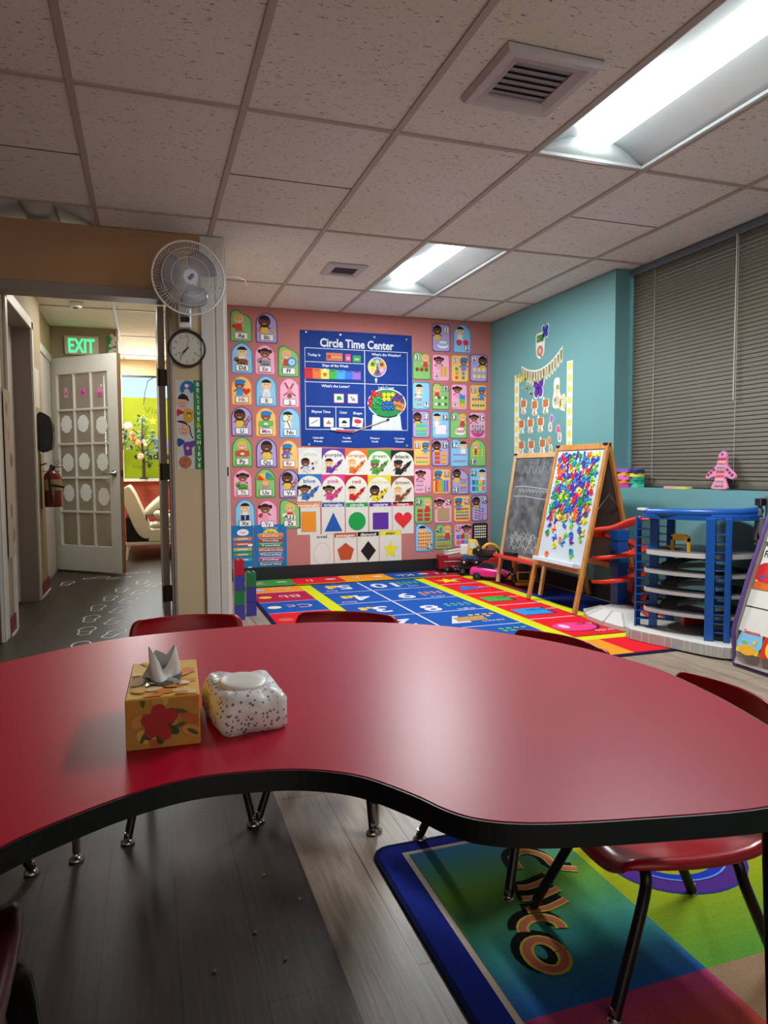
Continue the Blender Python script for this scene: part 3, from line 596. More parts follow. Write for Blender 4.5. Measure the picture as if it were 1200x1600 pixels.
tag(a.build('months_chart', loc=(.760, WY-.003, .283), rot=PINK), 'narrow blue months chart behind the toy bricks, left of the weekday chart', 'poster')
# ---- the blue circle time chart
CX, CZ = 1.827, 1.676
t = thing('pocket_chart', 'large blue Circle Time Center pocket chart hanging on the pink wall', 'pocket chart', (CX, WY-.002, CZ), PINK)
M_nyl = mat('blue nylon chart cloth', '#173a8c', .6, var=.12, scale=14, bump=.15, spec=.15)
a = Art(.002); X = lambda x: x-CX; Y = lambda z: z-CZ
rows = []
W2, H2 = .524, .513
a.base([(-W2, -H2+.012), (-W2+.25, -H2+.004), (0, -H2-.006), (W2-.25, -H2+.002), (W2, -H2-.006), (W2+.003, 0), (W2-.002, H2), (0, H2+.003), (-W2, H2-.004), (-W2-.002, 0)], M_nyl)
WH = '#dfe6ee'
a.text('Circle Time Center', 0, Y(2.087), .074, WH, 2, w=.69, bold=.028)
xl, xr, yt, yb = X(1.345), X(2.305), Y(2.033), Y(1.321)
a.line([(xl, yt), (xr, yt), (xr, yb), (xl, yb)], .006, WH, 1, True)
xv = X(1.893); a.line([(xv, yt), (xv, yb)], .006, WH, 1)
a.line([(xl, Y(1.913)), (xv, Y(1.913))], .005, WH, 1); a.line([(xl, Y(1.737)), (xr, Y(1.734))], .005, WH, 1); a.line([(xl, Y(1.523)), (xv, Y(1.522))], .005, WH, 1); a.line([(X(1.62), Y(1.522)), (X(1.62), yb)], .005, WH, 1)
for s, x, z, w in (('Today is', 1.427, 1.975, .115), ('Days of the Week', 1.622, 1.887, .24), ("What's the Weather?", 2.1, 2.003, .28), ("What's the Letter?", 1.62, 1.706, .26), ("Let's Count", 2.098, 1.707, .15), ('Rhyme Time', 1.485, 1.478, .17), ('Color', 1.691, 1.475, .07), ('Shape', 1.823, 1.471, .085)):
    a.text(s, X(x), Y(z), .023, WH, 2, w=w, bold=.02)
for s, x in ((('Calendar', 'Pieces'), 1.457), (('Turtle', 'Letters'), 1.719), (('Picture', 'Cards'), 1.985), (('Counting', 'Pieces'), 2.224)):
    for i in (0, 1): a.text(s[i], X(x), Y(1.247-.03*i), .017, WH, 2, w=.0125*len(s[i]), bold=.02)
a.poly([(X(1.965), Y(1.46)), (X(2.232), Y(1.46)), (X(2.246), Y(1.335)), (X(2.258), Y(1.325)), (X(1.945), Y(1.325)), (X(1.957), Y(1.335))], '#d4dce0', 2)
for x in (2.03, 2.1, 2.17): a.rect(X(x), Y(1.39), .003, .11, '#b8c2c8', 3)
a.poly([(X(2.001)-.016, Y(1.772)), (X(2.001), Y(1.795)), (X(2.001)+.016, Y(1.772)), (X(2.001)+.007, Y(1.772)), (X(2.001)+.007, Y(1.748)), (X(2.001)-.007, Y(1.748)), (X(2.001)-.007, Y(1.772))], WH, 2)
a.poly(circ(X(2.104), Y(1.566), .186, 28, .134), WH, 2); a.poly(circ(X(2.104), Y(1.566), .176, 28, .124), '#2c8a4c', 3)
a.build('chart_cloth', t)
for x, z in ((-.47, .49), (-.16, .485), (.16, .48), (.47, .475), (-.455, -.49), (.47, -.498)):
    b = MB(); b.lathe([(.009, 0), (.012, .003), (.006, .006)], mat('grey grommet', '#b8bcc4', .35, metal=.6), 12, T(x, z, .003)); b.build('grommet', t)
def pcard(name, label, cat, group, w, h, x, z, col, draw=None, rot=0):
    a = Art(.001); a.base(rect(0, 0, w, h), col)
    if draw: draw(a)
    return tag(a.build(name, loc=(x, WY-.0065, z), rot=(PI/2, -rot, 0)), label, cat, group)
pcard('calendar_card', 'orange calendar card reading November in the Today is row', 'card', 'calendar cards on the chart', .15, .07, 1.612, 1.963, '#c8703c', lambda a: (a.circ(-.05, 0, .018, '#a83c3c', 1), a.text('November', .02, 0, .014, '#f0dcc8', 2, w=.09)))
pcard('calendar_card', 'pink calendar card reading 22 in the Today is row', 'card', 'calendar cards on the chart', .052, .066, 1.737, 1.961, '#d83c74', lambda a: a.text('22', 0, -.004, .022, '#f6e8ee', 2, bold=.02))
pcard('calendar_card', 'green calendar card reading 2021 in the Today is row', 'card', 'calendar cards on the chart', .075, .06, 1.819, 1.955, '#2f9a4c', lambda a: a.text('2021', 0, -.004, .018, '#e0f0e0', 2, bold=.01))
for i, (q, cn) in enumerate((('#d0202c', 'red'), ('#e8742c', 'orange'), ('#f0e03c', 'yellow'), ('#3ca84c', 'green'), ('#3ca0e8', 'light blue'), ('#2c70d8', 'mid blue'), ('#9068c8', 'purple'))):
    def dr(a, i=i):
        a.rect(0, .03, .045, .006, '#40302c', 1)
        if i == 2: a.poly(star(0, -.005, .03), '#d84c4c', 2); a.rect(0, .03, .03, .03, '#f6f2d8', 2)
    pcard('weekday_strip', f'{cn} weekday strip in the Days of the Week row', 'card', 'weekday strips on the chart', .0735, .095-(.004*i), 1.376+i*.0735, 1.812-.001*i, q, dr)
a = Art(.0015); a.base(circ(0, 0, .089, 32), '#e8d8b0')
for i, q in enumerate(('#3c9ad0', '#e89a3c', '#b08cc8', '#6c6cb0', '#e8d83c', '#a8cc4c')): a.poly([(0, 0)]+circ(0, 0, .082, 7, None, PI/2-PI/6-i*PI/3, PI/2+PI/6-i*PI/3), q, 1)
for i in range(6): a.circ(.05*math.cos(PI/2-i*PI/3), .05*math.sin(PI/2-i*PI/3), .018, '#7a4a30' if i % 2 else '#e8b890', 2)
a.line([(0, 0), (.01, -.05)], .008, '#222630', 3); a.circ(0, 0, .008, '#222630', 4)
tag(a.build('weather_wheel', loc=(2.012, WY-.0065, 1.889), rot=PINK), 'round weather wheel with coloured wedges on the blue chart', 'wheel')
def tile(nm, lab, x, z, w, h, border, drw, rot=0):
    pcard('picture_card', lab, 'card', 'picture cards on the chart', w, h, x, z, border, lambda a: (a.rect(0, 0, w*.88, h*.86, '#e4e8ea', 1), drw(a)), rot)
tile('', 'white picture card with a green turtle in the letter row', 1.649, 1.599, .096, .085, '#b03c5c', lambda a: (a.circ(0, .004, .022, '#2c8a3c', 2, 14, .017), a.circ(.022, -.008, .009, '#3ca04c', 2), a.rect(-.01, -.014, .03, .008, '#3ca04c', 2)))
tile('', 'white picture card with a grey drawing in the letter row', 1.778, 1.599, .098, .085, '#b05c8c', lambda a: (a.circ(.005, -.005, .02, '#8a8c94', 2, 14, .012), a.circ(-.015, .012, .009, '#5c8c6c', 2), a.rect(.01, -.02, .035, .005, '#6c6c74', 2)))
tile('', 'white picture card with a dark stick in the rhyme row', 1.424, 1.385, .1, .083, '#c4ccd8', lambda a: a.line([(-.03, -.015), (.03, .018)], .006, '#3c3c40', 2))
tile('', 'white picture card with a brown drawing in the rhyme row', 1.552, 1.384, .092, .083, '#c4ccd8', lambda a: (a.rect(0, -.008, .045, .016, '#c87c3c', 2), a.poly([(-.012, -.005), (0, .025), (.01, -.005)], '#a85c2c', 3)))
tile('', 'white picture card with a black car under Color', 1.697, 1.384, .1, .083, '#c4ccd8', lambda a: (a.rect(0, 0, .05, .014, '#26262a', 2), a.poly([(-.02, .006), (-.01, .02), (.012, .018), (.02, .006)], '#26262a', 2), a.rect(0, -.026, .03, .005, '#4c4c50', 2)))
tile('', 'white picture card with a red oval under Shape', 1.822, 1.388, .1, .085, '#d8dce0', lambda a: (a.circ(0, .008, .035, '#d8302c', 2, 20, .02), a.rect(0, -.026, .03, .005, '#6c6c70', 2)), -.12)
chips = {}
CHIP = [('red', '#c8242c', [(1.942, 1.548), (1.942, 1.588), (1.962, 1.625), (1.998, 1.645), (2.038, 1.641), (1.972, 1.66)]), ('green', '#1f9a4c', [(1.982, 1.602), (2.012, 1.618), (2.042, 1.606), (1.975, 1.566), (2.008, 1.578), (2.036, 1.566), (1.99, 1.528)]), ('yellow', '#e8d02c', [(2.075, 1.64), (2.117, 1.642), (2.158, 1.645), (2.077, 1.6), (2.118, 1.602)]),
        ('purple', '#5c2c84', [(2.2, 1.64), (2.238, 1.625), (2.168, 1.604), (2.205, 1.604), (2.248, 1.59)]), ('blue', '#2458b8', [(2.062, 1.56), (2.102, 1.566), (2.14, 1.568), (2.072, 1.52), (2.115, 1.518), (2.155, 1.524)]), ('orange', '#e8803c', [(2.182, 1.568), (2.22, 1.565), (2.255, 1.548), (2.205, 1.522), (2.24, 1.51)])]
for cn, q, pts in CHIP:
    first = None
    for x, z in pts:
        if first is None:
            b = MB(); b.lathe([(.0195, 0), (.0205, .005), (.017, .008), (.009, .0085), (.008, .006), (0, .006)], mat('chip_'+cn, q, .3), 18)
            first = tag(b.build('counting_chip', loc=(x, WY-.0065, z), rot=PINK), f'{cn} round counting chip stuck on the green bowl of the blue chart', 'counting chip', f'{cn} counting chips on the chart')
        else: dup(first, (x, WY-.0065, z), PINK)
t = thing('pointer_stick', 'thin wooden pointer with a white and red handle across the blue chart', 'pointer', (1.786, WY-.013, 1.303))
b = MB(); b.tube([(0, 0, 0), (.325, 0, .115)], .005, wood_mat('pale dowel', '#c8b090', '#b89878', 'X')); b.build('stick', t)
b = MB(); b.tube([(.31, 0, .11), (.335, 0, .119)], .009, M_black); b.build('tip', t)
b = MB(); b.box((-.085, 0, -.001), (.17, .014, .018), mat('red pen', '#b03c4c', .4), RY(.06)); b.box((-.16, 0, .010), (.12, .012, .026), mat('white pen', '#d8dce4', .4), RY(.06)); b.build('handle', t)

# ================================================================== TEAL WALL
def tealart(name, label, cat, y, z, draw, group=None, t=.001, off=.0006):
    a = Art(t); draw(a); return tag(a.build(name, loc=(TX-off, y, z), rot=TEAL), label, cat, group)
def border(a, w, h):
    a.base(rect(0, 0, w, h), '#e0dfe0'); n = int(h/.082)
    for i in range(n): a.poly(rrect(0, -h/2+(i+.5)*h/n, w*.62, h/n*.62, .008), '#ddcf62', 1); a.rect(0, -h/2+(i+.5)*h/n, w*.9, h/n*.3, '#ece4ae', 0.5)
tealart('border_strip', 'white border strip with yellow squares on the teal wall above the chalkboard', 'border strip', 5.625, 1.40, lambda a: border(a, .08, .79), 'yellow check border strips')
tealart('border_strip', 'white border strip with yellow squares on the teal wall above the magnet easel', 'border strip', 4.795, 1.45, lambda a: border(a, .08, .70), 'yellow check border strips')
def butterfly(a, w, h, q, d):
    body = lambda k: [smooth([(0, 0), (-w*.25*k, h*.5*k), (-w*.5*k, h*.35*k), (-w*.45*k, h*.05)], 3), smooth([(0, 0), (w*.25*k, h*.5*k), (w*.5*k, h*.35*k), (w*.45*k, h*.05)], 3), smooth([(0, 0), (-w*.4*k, -h*.05), (-w*.38*k, -h*.38*k), (-w*.1, -h*.45*k)], 3), smooth([(0, 0), (w*.4*k, -h*.05), (w*.38*k, -h*.38*k), (w*.1, -h*.45*k)], 3)]
    a.base(circ(0, 0, w*.1, 10), '#e8e6ec')
    for p in body(1.1): a.poly(p, '#e8e6ec', 0.5)
    for p in body(.95): a.poly(p, q, 1)
    a.poly(circ(0, 0, w*.045, 10, h*.4), d, 2)
tealart('butterfly_cutout', 'small dark blue butterfly cutout high on the teal wall', 'butterfly cutout', 5.155, 2.093, lambda a: butterfly(a, .1, .11, '#3a3f9c', '#23265c'))
tealart('butterfly_cutout', 'large purple butterfly cutout under the bunting on the teal wall', 'butterfly cutout', 5.258, 1.640, lambda a: butterfly(a, .165, .175, '#63329a', '#3a1c60'))
def jar(a):
    o = smooth([(-.055, .092), (.055, .092), (.06, .04), (.058, -.02), (.045, -.075), (0, -.1), (-.045, -.075), (-.06, -.02), (-.06, .04)], 3)
    a.base([(x*1.15, y*1.1) for x, y in o], '#d8dcc4'); a.poly([(-.055, .09), (.055, .09), (.055, .03), (-.055, .03)], '#4c7a4c', 1)
    a.poly([(-.055, .03), (.055, .03), (.055, -.02), (-.055, -.02)], '#d8d4cc', 1); a.poly(circ(0, -.045, .048, 16, .045), '#b87870', 2); a.circ(0, -.045, .02, '#d8b0a0', 3); a.circ(-.03, .06, .012, '#88a860', 2); a.circ(.025, .055, .014, '#2c5a34', 2); a.circ(0, .005, .015, '#efeae0', 2)
tealart('jar_cutout', 'paper jar cutout with a green lid above the bunting', 'paper cutout', 5.235, 1.99, jar)
def bunting(a):
    a.base(rect(0, .06, .02, .01), '#e8e6de'); n = 15; P = []
    for i in range(61):
        u = -.325+.65*i/60; P.append((u, .03-.10*(1-(u/.325)**2)+.035*(u/.325)+.03))
    a.line(P, .008, '#e8e6de', 3)
    for i in range(n):
        u = -.325+.65*(i+.5)/n; v = .03-.10*(1-(u/.325)**2)+.035*(u/.325)+.03; w = .036
        a.poly([(u-w/2, v), (u+w/2, v), (u+w/2, v-.095), (u, v-.12), (u-w/2, v-.095)], '#ece9dc', 1)
        a.poly([(u-w*.36, v-.008), (u+w*.36, v-.008), (u+w*.36, v-.088), (u, v-.106), (u-w*.36, v-.088)], '#b8a85c' if i % 2 else '#8f9460', 2)
        a.rect(u, v-.045, w*.3, .055, '#5c4a30' if i % 3 else '#c87c6c', 3)
tealart('paper_bunting', 'curved paper bunting of small pennants on the teal wall', 'bunting', 5.218, 1.835, bunting)
def sprig(a):
    a.base(rect(0, 0, .02, .02), '#c8c8b8'); a.line([(-.12, .09), (-.03, .02), (.06, -.03), (.12, -.09)], .008, '#8a8a6c', 1)
    r = random.Random(3)
    for i in range(26):
        q = i/25; x = -.12+.24*q; y = .09-.18*q; dx, dy = r.uniform(-.045, .045), r.uniform(-.045, .045)
        a.poly(circ(x+dx, y+dy, .016, 8, .011), '#d8dcc8', 1); a.poly(circ(x+dx, y+dy, .012, 8, .008), '#5c7c54' if r.random() < .8 else '#88a070', 2)
    a.poly(smooth([(-.07, .1), (-.03, .11), (-.02, .06), (-.06, .05)], 3), '#c8b83c', 3); a.poly(smooth([(-.11, .06), (-.08, .09), (-.06, .06), (-.08, .03)], 3), '#d8cc6c', 3)
tealart('sprig_cutout', 'green leafy sprig cutout with a yellow butterfly left of the purple butterfly', 'paper cutout', 5.469, 1.685, sprig)
def stack(a):
    o = smooth([(-.05, -.11), (.05, -.115), (.058, -.03), (.04, .03), (.045, .09), (.03, .125), (-.03, .12), (-.045, .07), (-.04, .02), (-.06, -.04)], 3)
    a.base(o, '#dcd8c4'); a.poly(circ(0, -.06, .042, 14, .045), '#c8b0a0', 1); a.poly(circ(.005, .03, .032, 14, .04), '#cfc4ac', 1); a.circ(.015, .05, .02, '#8a9470', 2); a.circ(-.02, -.05, .016, '#7c8a60', 2); a.circ(0, .095, .022, '#efece0', 2); a.rect(0, -.1, .09, .012, '#e8d8b8', 2)
tealart('jug_cutout', 'tall cream jug cutout with flowers on the teal wall', 'paper cutout', 4.979, 1.565, stack)
def lad(a):
    o = [(-.045, -.05), (.03, -.075), (.05, .03), (.02, .07), (-.03, .05)]
    a.base(o, '#e4e2d0'); a.line([(-.03, -.05), (-.01, .05)], .01, '#c8a83c', 1); a.line([(.02, -.06), (.03, .05)], .01, '#c8a83c', 1)
    for i in range(5): a.line([(-.025+i*.004, -.035+i*.02), (.022+i*.002, -.042+i*.02)], .008, '#8cb06c' if i % 2 else '#e0cc5c', 2)
tealart('fence_cutout', 'small yellow and green fence cutout beside the cream jug', 'paper cutout', 4.893, 1.486, lad)
def bunny(a):
    a.base(smooth([(-.05, .055), (-.03, .075), (-.015, .05), (.05, .05), (.052, -.015), (.03, -.025), (.045, -.06), (.02, -.075), (-.03, -.072), (-.045, -.05), (-.03, -.02), (-.05, -.01)], 2), '#e2e0d2')
    a.rect(.0, .018, .082, .062, '#b8703f', 1); a.circ(-.012, -.042, .022, '#d8d2c0', 1); a.rect(.002, -.04, .008, .06, '#6c4a34', 2); a.poly(circ(0, -.066, .035, 12, .007), '#a8b878', 2); a.poly(circ(-.025, .06, .006, 8, .014), '#f0eee8', 2)
    a.circ(-.02, -.05, .007, '#5c5448', 2)
SGN = [(5.505, 1.513, 'top row, furthest'), (5.319, 1.487, 'top row, middle'), (5.143, 1.487, 'top row, nearest'), (5.538, 1.337, 'middle row, furthest'), (5.387, 1.337, 'middle row, middle'), (5.223, 1.338, 'middle row, nearest'), (5.537, 1.151, 'bottom row, furthest'), (5.371, 1.151, 'bottom row, middle'), (5.188, 1.156, 'bottom row, nearest')]
s0 = None
for y, z, where in SGN:
    lb = f'bunny sticker with brown sign on the teal wall, {where}'
    if s0 is None: s0 = tealart('bunny_sticker', lb, 'sticker', y, z, bunny, 'bunny stickers with brown signs')
    else: dup(s0, (TX-.0006, y, z), TEAL, lb)
def balloon(a, q, s):
    a.base(smooth([(-.02, -.06), (.02, -.065), (.03, -.02), (.015, .01), (-.02, .01), (-.03, -.03)], 3), '#dcd6c8'); a.poly(circ(s*.022, .04, .03, 14, .036), '#e2e0e4', .5); a.poly(circ(s*.022, .04, .025, 14, .031), q, 1)
    a.circ(0, -.035, .016, '#a89888', 1); a.circ(0, -.01, .013, '#c8b8a8', 1); a.line([(-.006, 0), (-.008, .03)], .005, '#c8b8a8', 1); a.line([(s*.022, .01), (.01, -.02)], .002, '#888078', 2)
for q, cn, y, z, s in (('#9a68b8', 'purple', 5.071, 1.328, 1), ('#d85c84', 'pink', 4.931, 1.238, -1), ('#e8883c', 'orange', 5.062, 1.149, -1)):
    tealart('balloon_sticker', f'bunny sticker with a {cn} balloon on the teal wall', 'sticker', y, z, lambda a: balloon(a, q, s), 'bunny stickers with balloons')
# ================================================================== DOOR POST AND HALL
M_blade = mat('grey translucent fan blade', '#8b8b94', .3, scale=10, trans=.35)
ft = Vector((.12, -1, -.10)).normalized()
frot = ft.to_track_quat('Z', 'Y').to_euler()
t = thing('wall_fan', 'round white wall fan with a wire cage at the top of the door post', 'fan', (.255, 4.175, 2.045))
fan = Matrix.LocRotScale(None, ft.to_track_quat('Z', 'Y'), None)
def wires(n, prof, r):
    b = MB()
    for i in range(n):
        a = 2*PI*i/n; b.tube([(q*math.cos(a+s), q*math.sin(a+s), z) for q, z, s in prof], r, M_wht, 4, fan, cap=False)
    return b
b = wires(84, [(.04, .055, 0), (.10, .06, .02), (.16, .045, .05), (.198, .0, .06)], .0011)
for r, z in ((.105, .0595), (.155, .0475)): b.tube([(*p, z) for p in circ(0, 0, r, 48)], .0016, M_wht, 5, fan, True)
b.build('front_guard', t)
b = wires(60, [(.05, -.06, 0), (.15, -.055, 0), (.196, -.005, 0)], .0011); b.tube([(*p, -.056) for p in circ(0, 0, .15, 40)], .0016, M_wht, 5, fan, True); b.build('rear_guard', t)
b = MB(); b.tube([(*p, 0) for p in circ(0, 0, .2, 64)], .0055, M_wht, 8, fan, True); b.build('guard_rim', t)
for k in range(3):
    rows = []
    for i in range(8):
        q = .03+.135*i/7; w0, w1 = -.1-.28*math.sin(PI*i/9), .35+.75*math.sin(PI*(i+1)/9.5)
        rows.append([(q*math.cos(w0+(w1-w0)*j/6), q*math.sin(w0+(w1-w0)*j/6), .018-.03*j/6) for j in range(7)])
    b = MB(); b.grid(rows, M_blade, fan @ RZ(.5+2*PI*k/3)); b.build('blade', t, solid=.002)
a = Art(.004); a.base(circ(0, 0, .041, 32), '#e4e4ec')
for p in ([(-.012, -.018), (.004, .004), (.014, .018)], [(-.018, -.01), (-.004, .002), (.006, .016)], [(-.004, -.016), (.01, -.004), (.018, .012)]): a.line(p, .006, '#6a63a8', 1)
o = a.build('hub_badge', t); o.matrix_local = fan @ T(0, 0, .055)
b = MB(); b.lathe([(.03, -.02), (.05, -.04), (.06, -.075), (.05, -.115), (.02, -.13)], M_wht, 24, fan); b.build('motor_housing', t)
b = MB(); b.tube([(0, .10, -.01), (-.01, .155, -.03), (-.018, .18, -.09)], .02, M_wht, 10); b.build('arm', t)
b = MB(); b.box((-.018, .190, -.165), (.075, .07, .16), M_wht); base = b.build('base', t, bevel=.014, seg=3)
b = MB(); b.box((-.018, .153, -.20), (.05, .008, .03), M_black); b.box((-.018, .153, -.172), (.05, .006, .018), mat('grey fan buttons', '#6c6c72', .4)); b.build('control_panel', t)
b = MB(); b.tube([(.2, .0, .02), (.26, .02, .035), (.32, .06, .03), (.35, .2, .04)], .0035, M_wht); b.build('cord', t)
# clock
t = thing('wall_clock', 'round black framed wall clock on the beige door post below the fan', 'clock', (.249, 4.398, 1.686), PINK)
b = MB(); b.lathe([(.098, .0), (.109, .004), (.112, .018), (.106, .026), (.097, .024), (.095, .012)], mat('dark clock rim', '#2a2422', .35), 48, cap=False); b.build('rim', t)
a = Art(.010); a.base(circ(0, 0, .097, 48), '#d6d4c6')
for i in range(1, 13):
    q = PI/2-i*PI/6; a.text(str(i), .074*math.cos(q), .074*math.sin(q), .015, '#2a2a2a', 1, bold=.0); a.circ(.09*math.cos(q), .09*math.sin(q), .0018, '#2a2a2a', 1, 6)
a.circ(-.045, -.028, .009, '#c0beb0', 1, 12); a.circ(-.045, -.028, .003, '#2a2a2a', 2, 8); a.circ(.048, -.026, .012, '#c6c4b6', 1, 14); a.circ(.048, -.026, .003, '#2a2a2a', 2, 8)
a.build('dial', t)
for nm, ang, l, w, z, q in (('hour_hand', PI/2-7.6*PI/6, .042, .008, .0125, '#101010'), ('minute_hand', PI/2-36*PI/30, .07, .006, .0135, '#101010'), ('second_hand', PI/2-2*PI/30, .075, .0015, .0145, '#303030')):
    a = Art(.0008); c, s = math.cos(ang), math.sin(ang)
    a.base([(-.012*c-w/2*s, -.012*s+w/2*c), (-.012*c+w/2*s, -.012*s-w/2*c), (l*c+w*.2*s, l*s-w*.2*c), (l*c-w*.2*s, l*s+w*.2*c)], q); a.build(nm, t, loc=(0, 0, z))
# banner
a = Art(.0015); w, h = .155, .532
a.base(rect(0, 0, w, h), '#cfcdcb'); a.rect(.052, 0, .051, h, '#3f8a4c', 1)
for i, s in enumerate('BELIEVE&ACHIEVE'): a.text(s, .053, .243-.0347*i, .023 if s != '&' else .03, '#d8c83c' if s == '&' else '#e8efe8', 2, bold=.03)
def scrap(pts, q, L=1): a.poly(smooth(pts, 3), q, L)
scrap([(-.045, .19), (-.05, .22), (-.03, .255), (0, .262), (.025, .25), (.027, .2), (.01, .19), (.0, .21), (-.02, .215), (-.03, .195)], '#2a70b0'); a.circ(-.012, .232, .012, '#e8e4e0', 2); a.circ(.006, .236, .006, '#c84c6c', 2)
a.circ(-.038, .13, .034, '#e0b8a0', 1); scrap([(-.065, .155), (-.04, .185), (-.01, .17), (.0, .14), (-.02, .15)], '#22262a', 2)
scrap([(-.07, .05), (-.07, .09), (-.045, .085), (-.03, .07), (-.055, .06)], '#c8282c'); scrap([(-.035, .05), (-.03, .09), (0, .098), (.024, .08), (.026, .04), (.0, .01), (-.025, .02)], '#d8a83c'); a.circ(-.003, .062, .014, '#7c5c20', 2); a.circ(-.003, .055, .01, '#e8c46c', 3)
a.circ(-.032, -.03, .036, '#e0b4a0', 1); a.line([(-.07, .02), (-.03, .012), (0, -.01), (.008, -.06), (.02, -.082)], .006, '#3a2030', 2); scrap([(-.072, .02), (-.04, .025), (-.01, .005), (-.04, .008)], '#7c3c7c', 2)
scrap([(-.07, -.13), (-.072, -.085), (-.05, -.085), (-.03, -.1), (-.045, -.12)], '#2c4c98'); scrap([(-.04, -.13), (-.03, -.105), (0, -.1), (.027, -.095), (.027, -.125), (.01, -.14), (.01, -.18), (-.03, -.185), (-.035, -.155)], '#75409a'); a.circ(-.014, -.14, .01, '#e8b8a8', 2)
a.circ(-.03, -.225, .038, '#b87050', 1); a.line([(-.05, -.235), (-.04, -.245), (-.025, -.24)], .003, '#5c2c20', 2)
for x, y in ((-.045, .13), (-.03, .128), (-.04, -.025), (-.025, -.03), (-.02, -.215), (-.032, -.21)): a.circ(x, y, .003, '#201c1c', 3, 6)
a.line([(-.05, .115), (-.038, .108), (-.025, .114)], .003, '#8c3c34', 3); a.line([(-.045, -.045), (-.033, -.052), (-.02, -.046)], .003, '#8c3c34', 3)
tag(a.build('banner', loc=(.254, 4.3995, 1.236), rot=PINK), 'vertical BELIEVE & ACHIEVE banner with children on the beige door post', 'banner')
# door leaf folded back behind the post (hinged on the post side)
t = struct(thing('door_1', None, None, (.128, 4.545, 0)))
b = MB(); b.span(-.042, -.004, .0, .80, .012, 1.96, mat('door leaf paint', '#b5a89e', .45)); b.build('door_leaf', t)
for z in (.20, .955, 1.53):
    b = MB(); b.span(-.038, .006, -.012, .004, z-.05, z+.05, M_bronze); b.tube([(-.041, -.012, z-.052), (-.041, -.012, z+.052)], .0075, M_bronze, 10); b.build('hinge', t)
# glazed white door standing open in front of the exit wall
dx, dy = -.213+.867, 6.918-7.53; dl = math.hypot(dx, dy)
t = struct(thing('door_3', None, None, (-.867, 7.53-.05, 0), math.atan2(dy, dx)))
M_dw = mat('bright white door paint', '#dfe0da', .35, scale=10)
DW, DH = dl, 2.03
cols_ = [.125, .125+(DW-.25)/3, .125+2*(DW-.25)/3, DW-.125]; rows_ = [.26, .26+.32, .26+.64, .26+.96, .26+1.28, 1.875]
b = MB()
for x0, x1, z0, z1 in ((0, .125, .02, DH), (DW-.125, DW, .02, DH), (.125, DW-.125, .02, .26), (.125, DW-.125, 1.875, DH)): b.span(x0, x1, -.02, .02, z0, z1, M_dw)
for x in cols_[1:-1]: b.span(x-.010, x+.010, -.018, .018, .26, 1.875, M_dw)
for z in rows_[1:-1]: b.span(.125, DW-.125, -.017, .017, z-.010, z+.010, M_dw)
b.build('door_frame', t, bevel=.003, seg=1)
b = MB(); b.span(DW-.002, DW+.002, -.021, .021, .02, DH, mat('raw door edge', '#8a6f55', .6)); b.build('door_edge', t)
m, nt, bs, N, L = nodes_of('door pane glass', .03); bs.inputs['Base Color'].default_value = (.62, .58, .52, 1); bs.inputs['Transmission Weight'].default_value = .55; bs.inputs['IOR'].default_value = 1.45; bs.inputs['Alpha'].default_value = .75
for i in range(3):
    for j in range(5):
        b = MB(); b.span(cols_[i]+.01, cols_[i+1]-.01, -.002, .002, rows_[j]+.01, rows_[j+1]-.01, m); b.build('pane', t)
b = MB(); b.lathe([(.03, 0), (.03, .012), (.014, .016), (.014, .045), (0, .047)], M_chrome, 20, T(DW-.065, -.02, .94) @ RX(PI/2)); b.tube([(DW-.065, -.058, .94), (DW-.12, -.06, .94), (DW-.17, -.055, .935)], .009, M_chrome, 10); b.box((DW+.002, 0, .94), (.004, .026, .06), M_bronze)
b.build('door_handle', t, weld=True)
ang = math.atan2(dy, dx); DM = T(-.867, 7.48, 0) @ RZ(ang)
nvec = Vector((math.sin(ang), -math.cos(ang), 0))
def ondoor(u, z, off=.004): p = DM @ Vector((u, -off, z)); return (p.x, p.y, p.z)
drot = (PI/2, 0, ang)
cm = None; r = random.Random(5)
rowname = ['lowest paned row', 'middle row', 'upper row']
for j in (1, 2, 3):
    for i in range(3):
        a = Art(.001); k = r.randint(7, 9); R_ = .070+.006*r.random()
        pts = []
        for q in range(k*5): aa = 2*PI*q/(k*5); pts.append(((R_+.005*abs(math.sin(k*aa/2+i))*2-.004)*math.cos(aa)*.95, (R_*1.08+.006*abs(math.sin(k*aa/2+j)))*math.sin(aa)))
        a.base(pts, '#f4fbfb')
        u = (cols_[i]+cols_[i+1])/2+r.uniform(-.012, .012); z = (rows_[j]+rows_[j+1])/2+r.uniform(-.02, .03)
        tag(a.build('paper_cloud', loc=ondoor(u, z), rot=drot), f'white scalloped paper cloud on the glazed white door, {["bottom", "middle", "top"][j-1]} cloud row, {["left", "centre", "right"][i]} pane', 'paper cloud', 'paper clouds on the glass door')
for i, (lab, f) in enumerate((('pink jar sticker on the top left pane of the glazed white door', 0), ('round pink sticker on the top centre pane of the glazed white door', 1), ('pink cupcake sticker on the top right pane of the glazed white door', 2))):
    a = Art(.001)
    if f == 0: a.base(rrect(0, -.005, .055, .08, .015), '#e2a8c4'); a.rect(0, .042, .035, .02, '#e8c4d8', 1); a.rect(0, -.005, .03, .012, '#a85c8c', 1)
    if f == 1: a.base(circ(0, 0, .045, 20), '#dc7fb0'); a.circ(0, 0, .024, '#a84c88', 1); a.circ(.012, .01, .008, '#e8c8dc', 2)
    if f == 2: a.base([(-.03, -.05), (.03, -.05), (.04, .0), (.03, .03), (0, .045), (-.03, .03), (-.04, .0)], '#e08cb4'); a.rect(0, -.03, .055, .035, '#c85c98', 1); a.circ(.018, .05, .012, '#d0e8e8', 1)
    tag(a.build('door_sticker', loc=ondoor((cols_[i]+cols_[i+1])/2, 1.70), rot=drot), lab, 'sticker', 'pink stickers on the glass door')
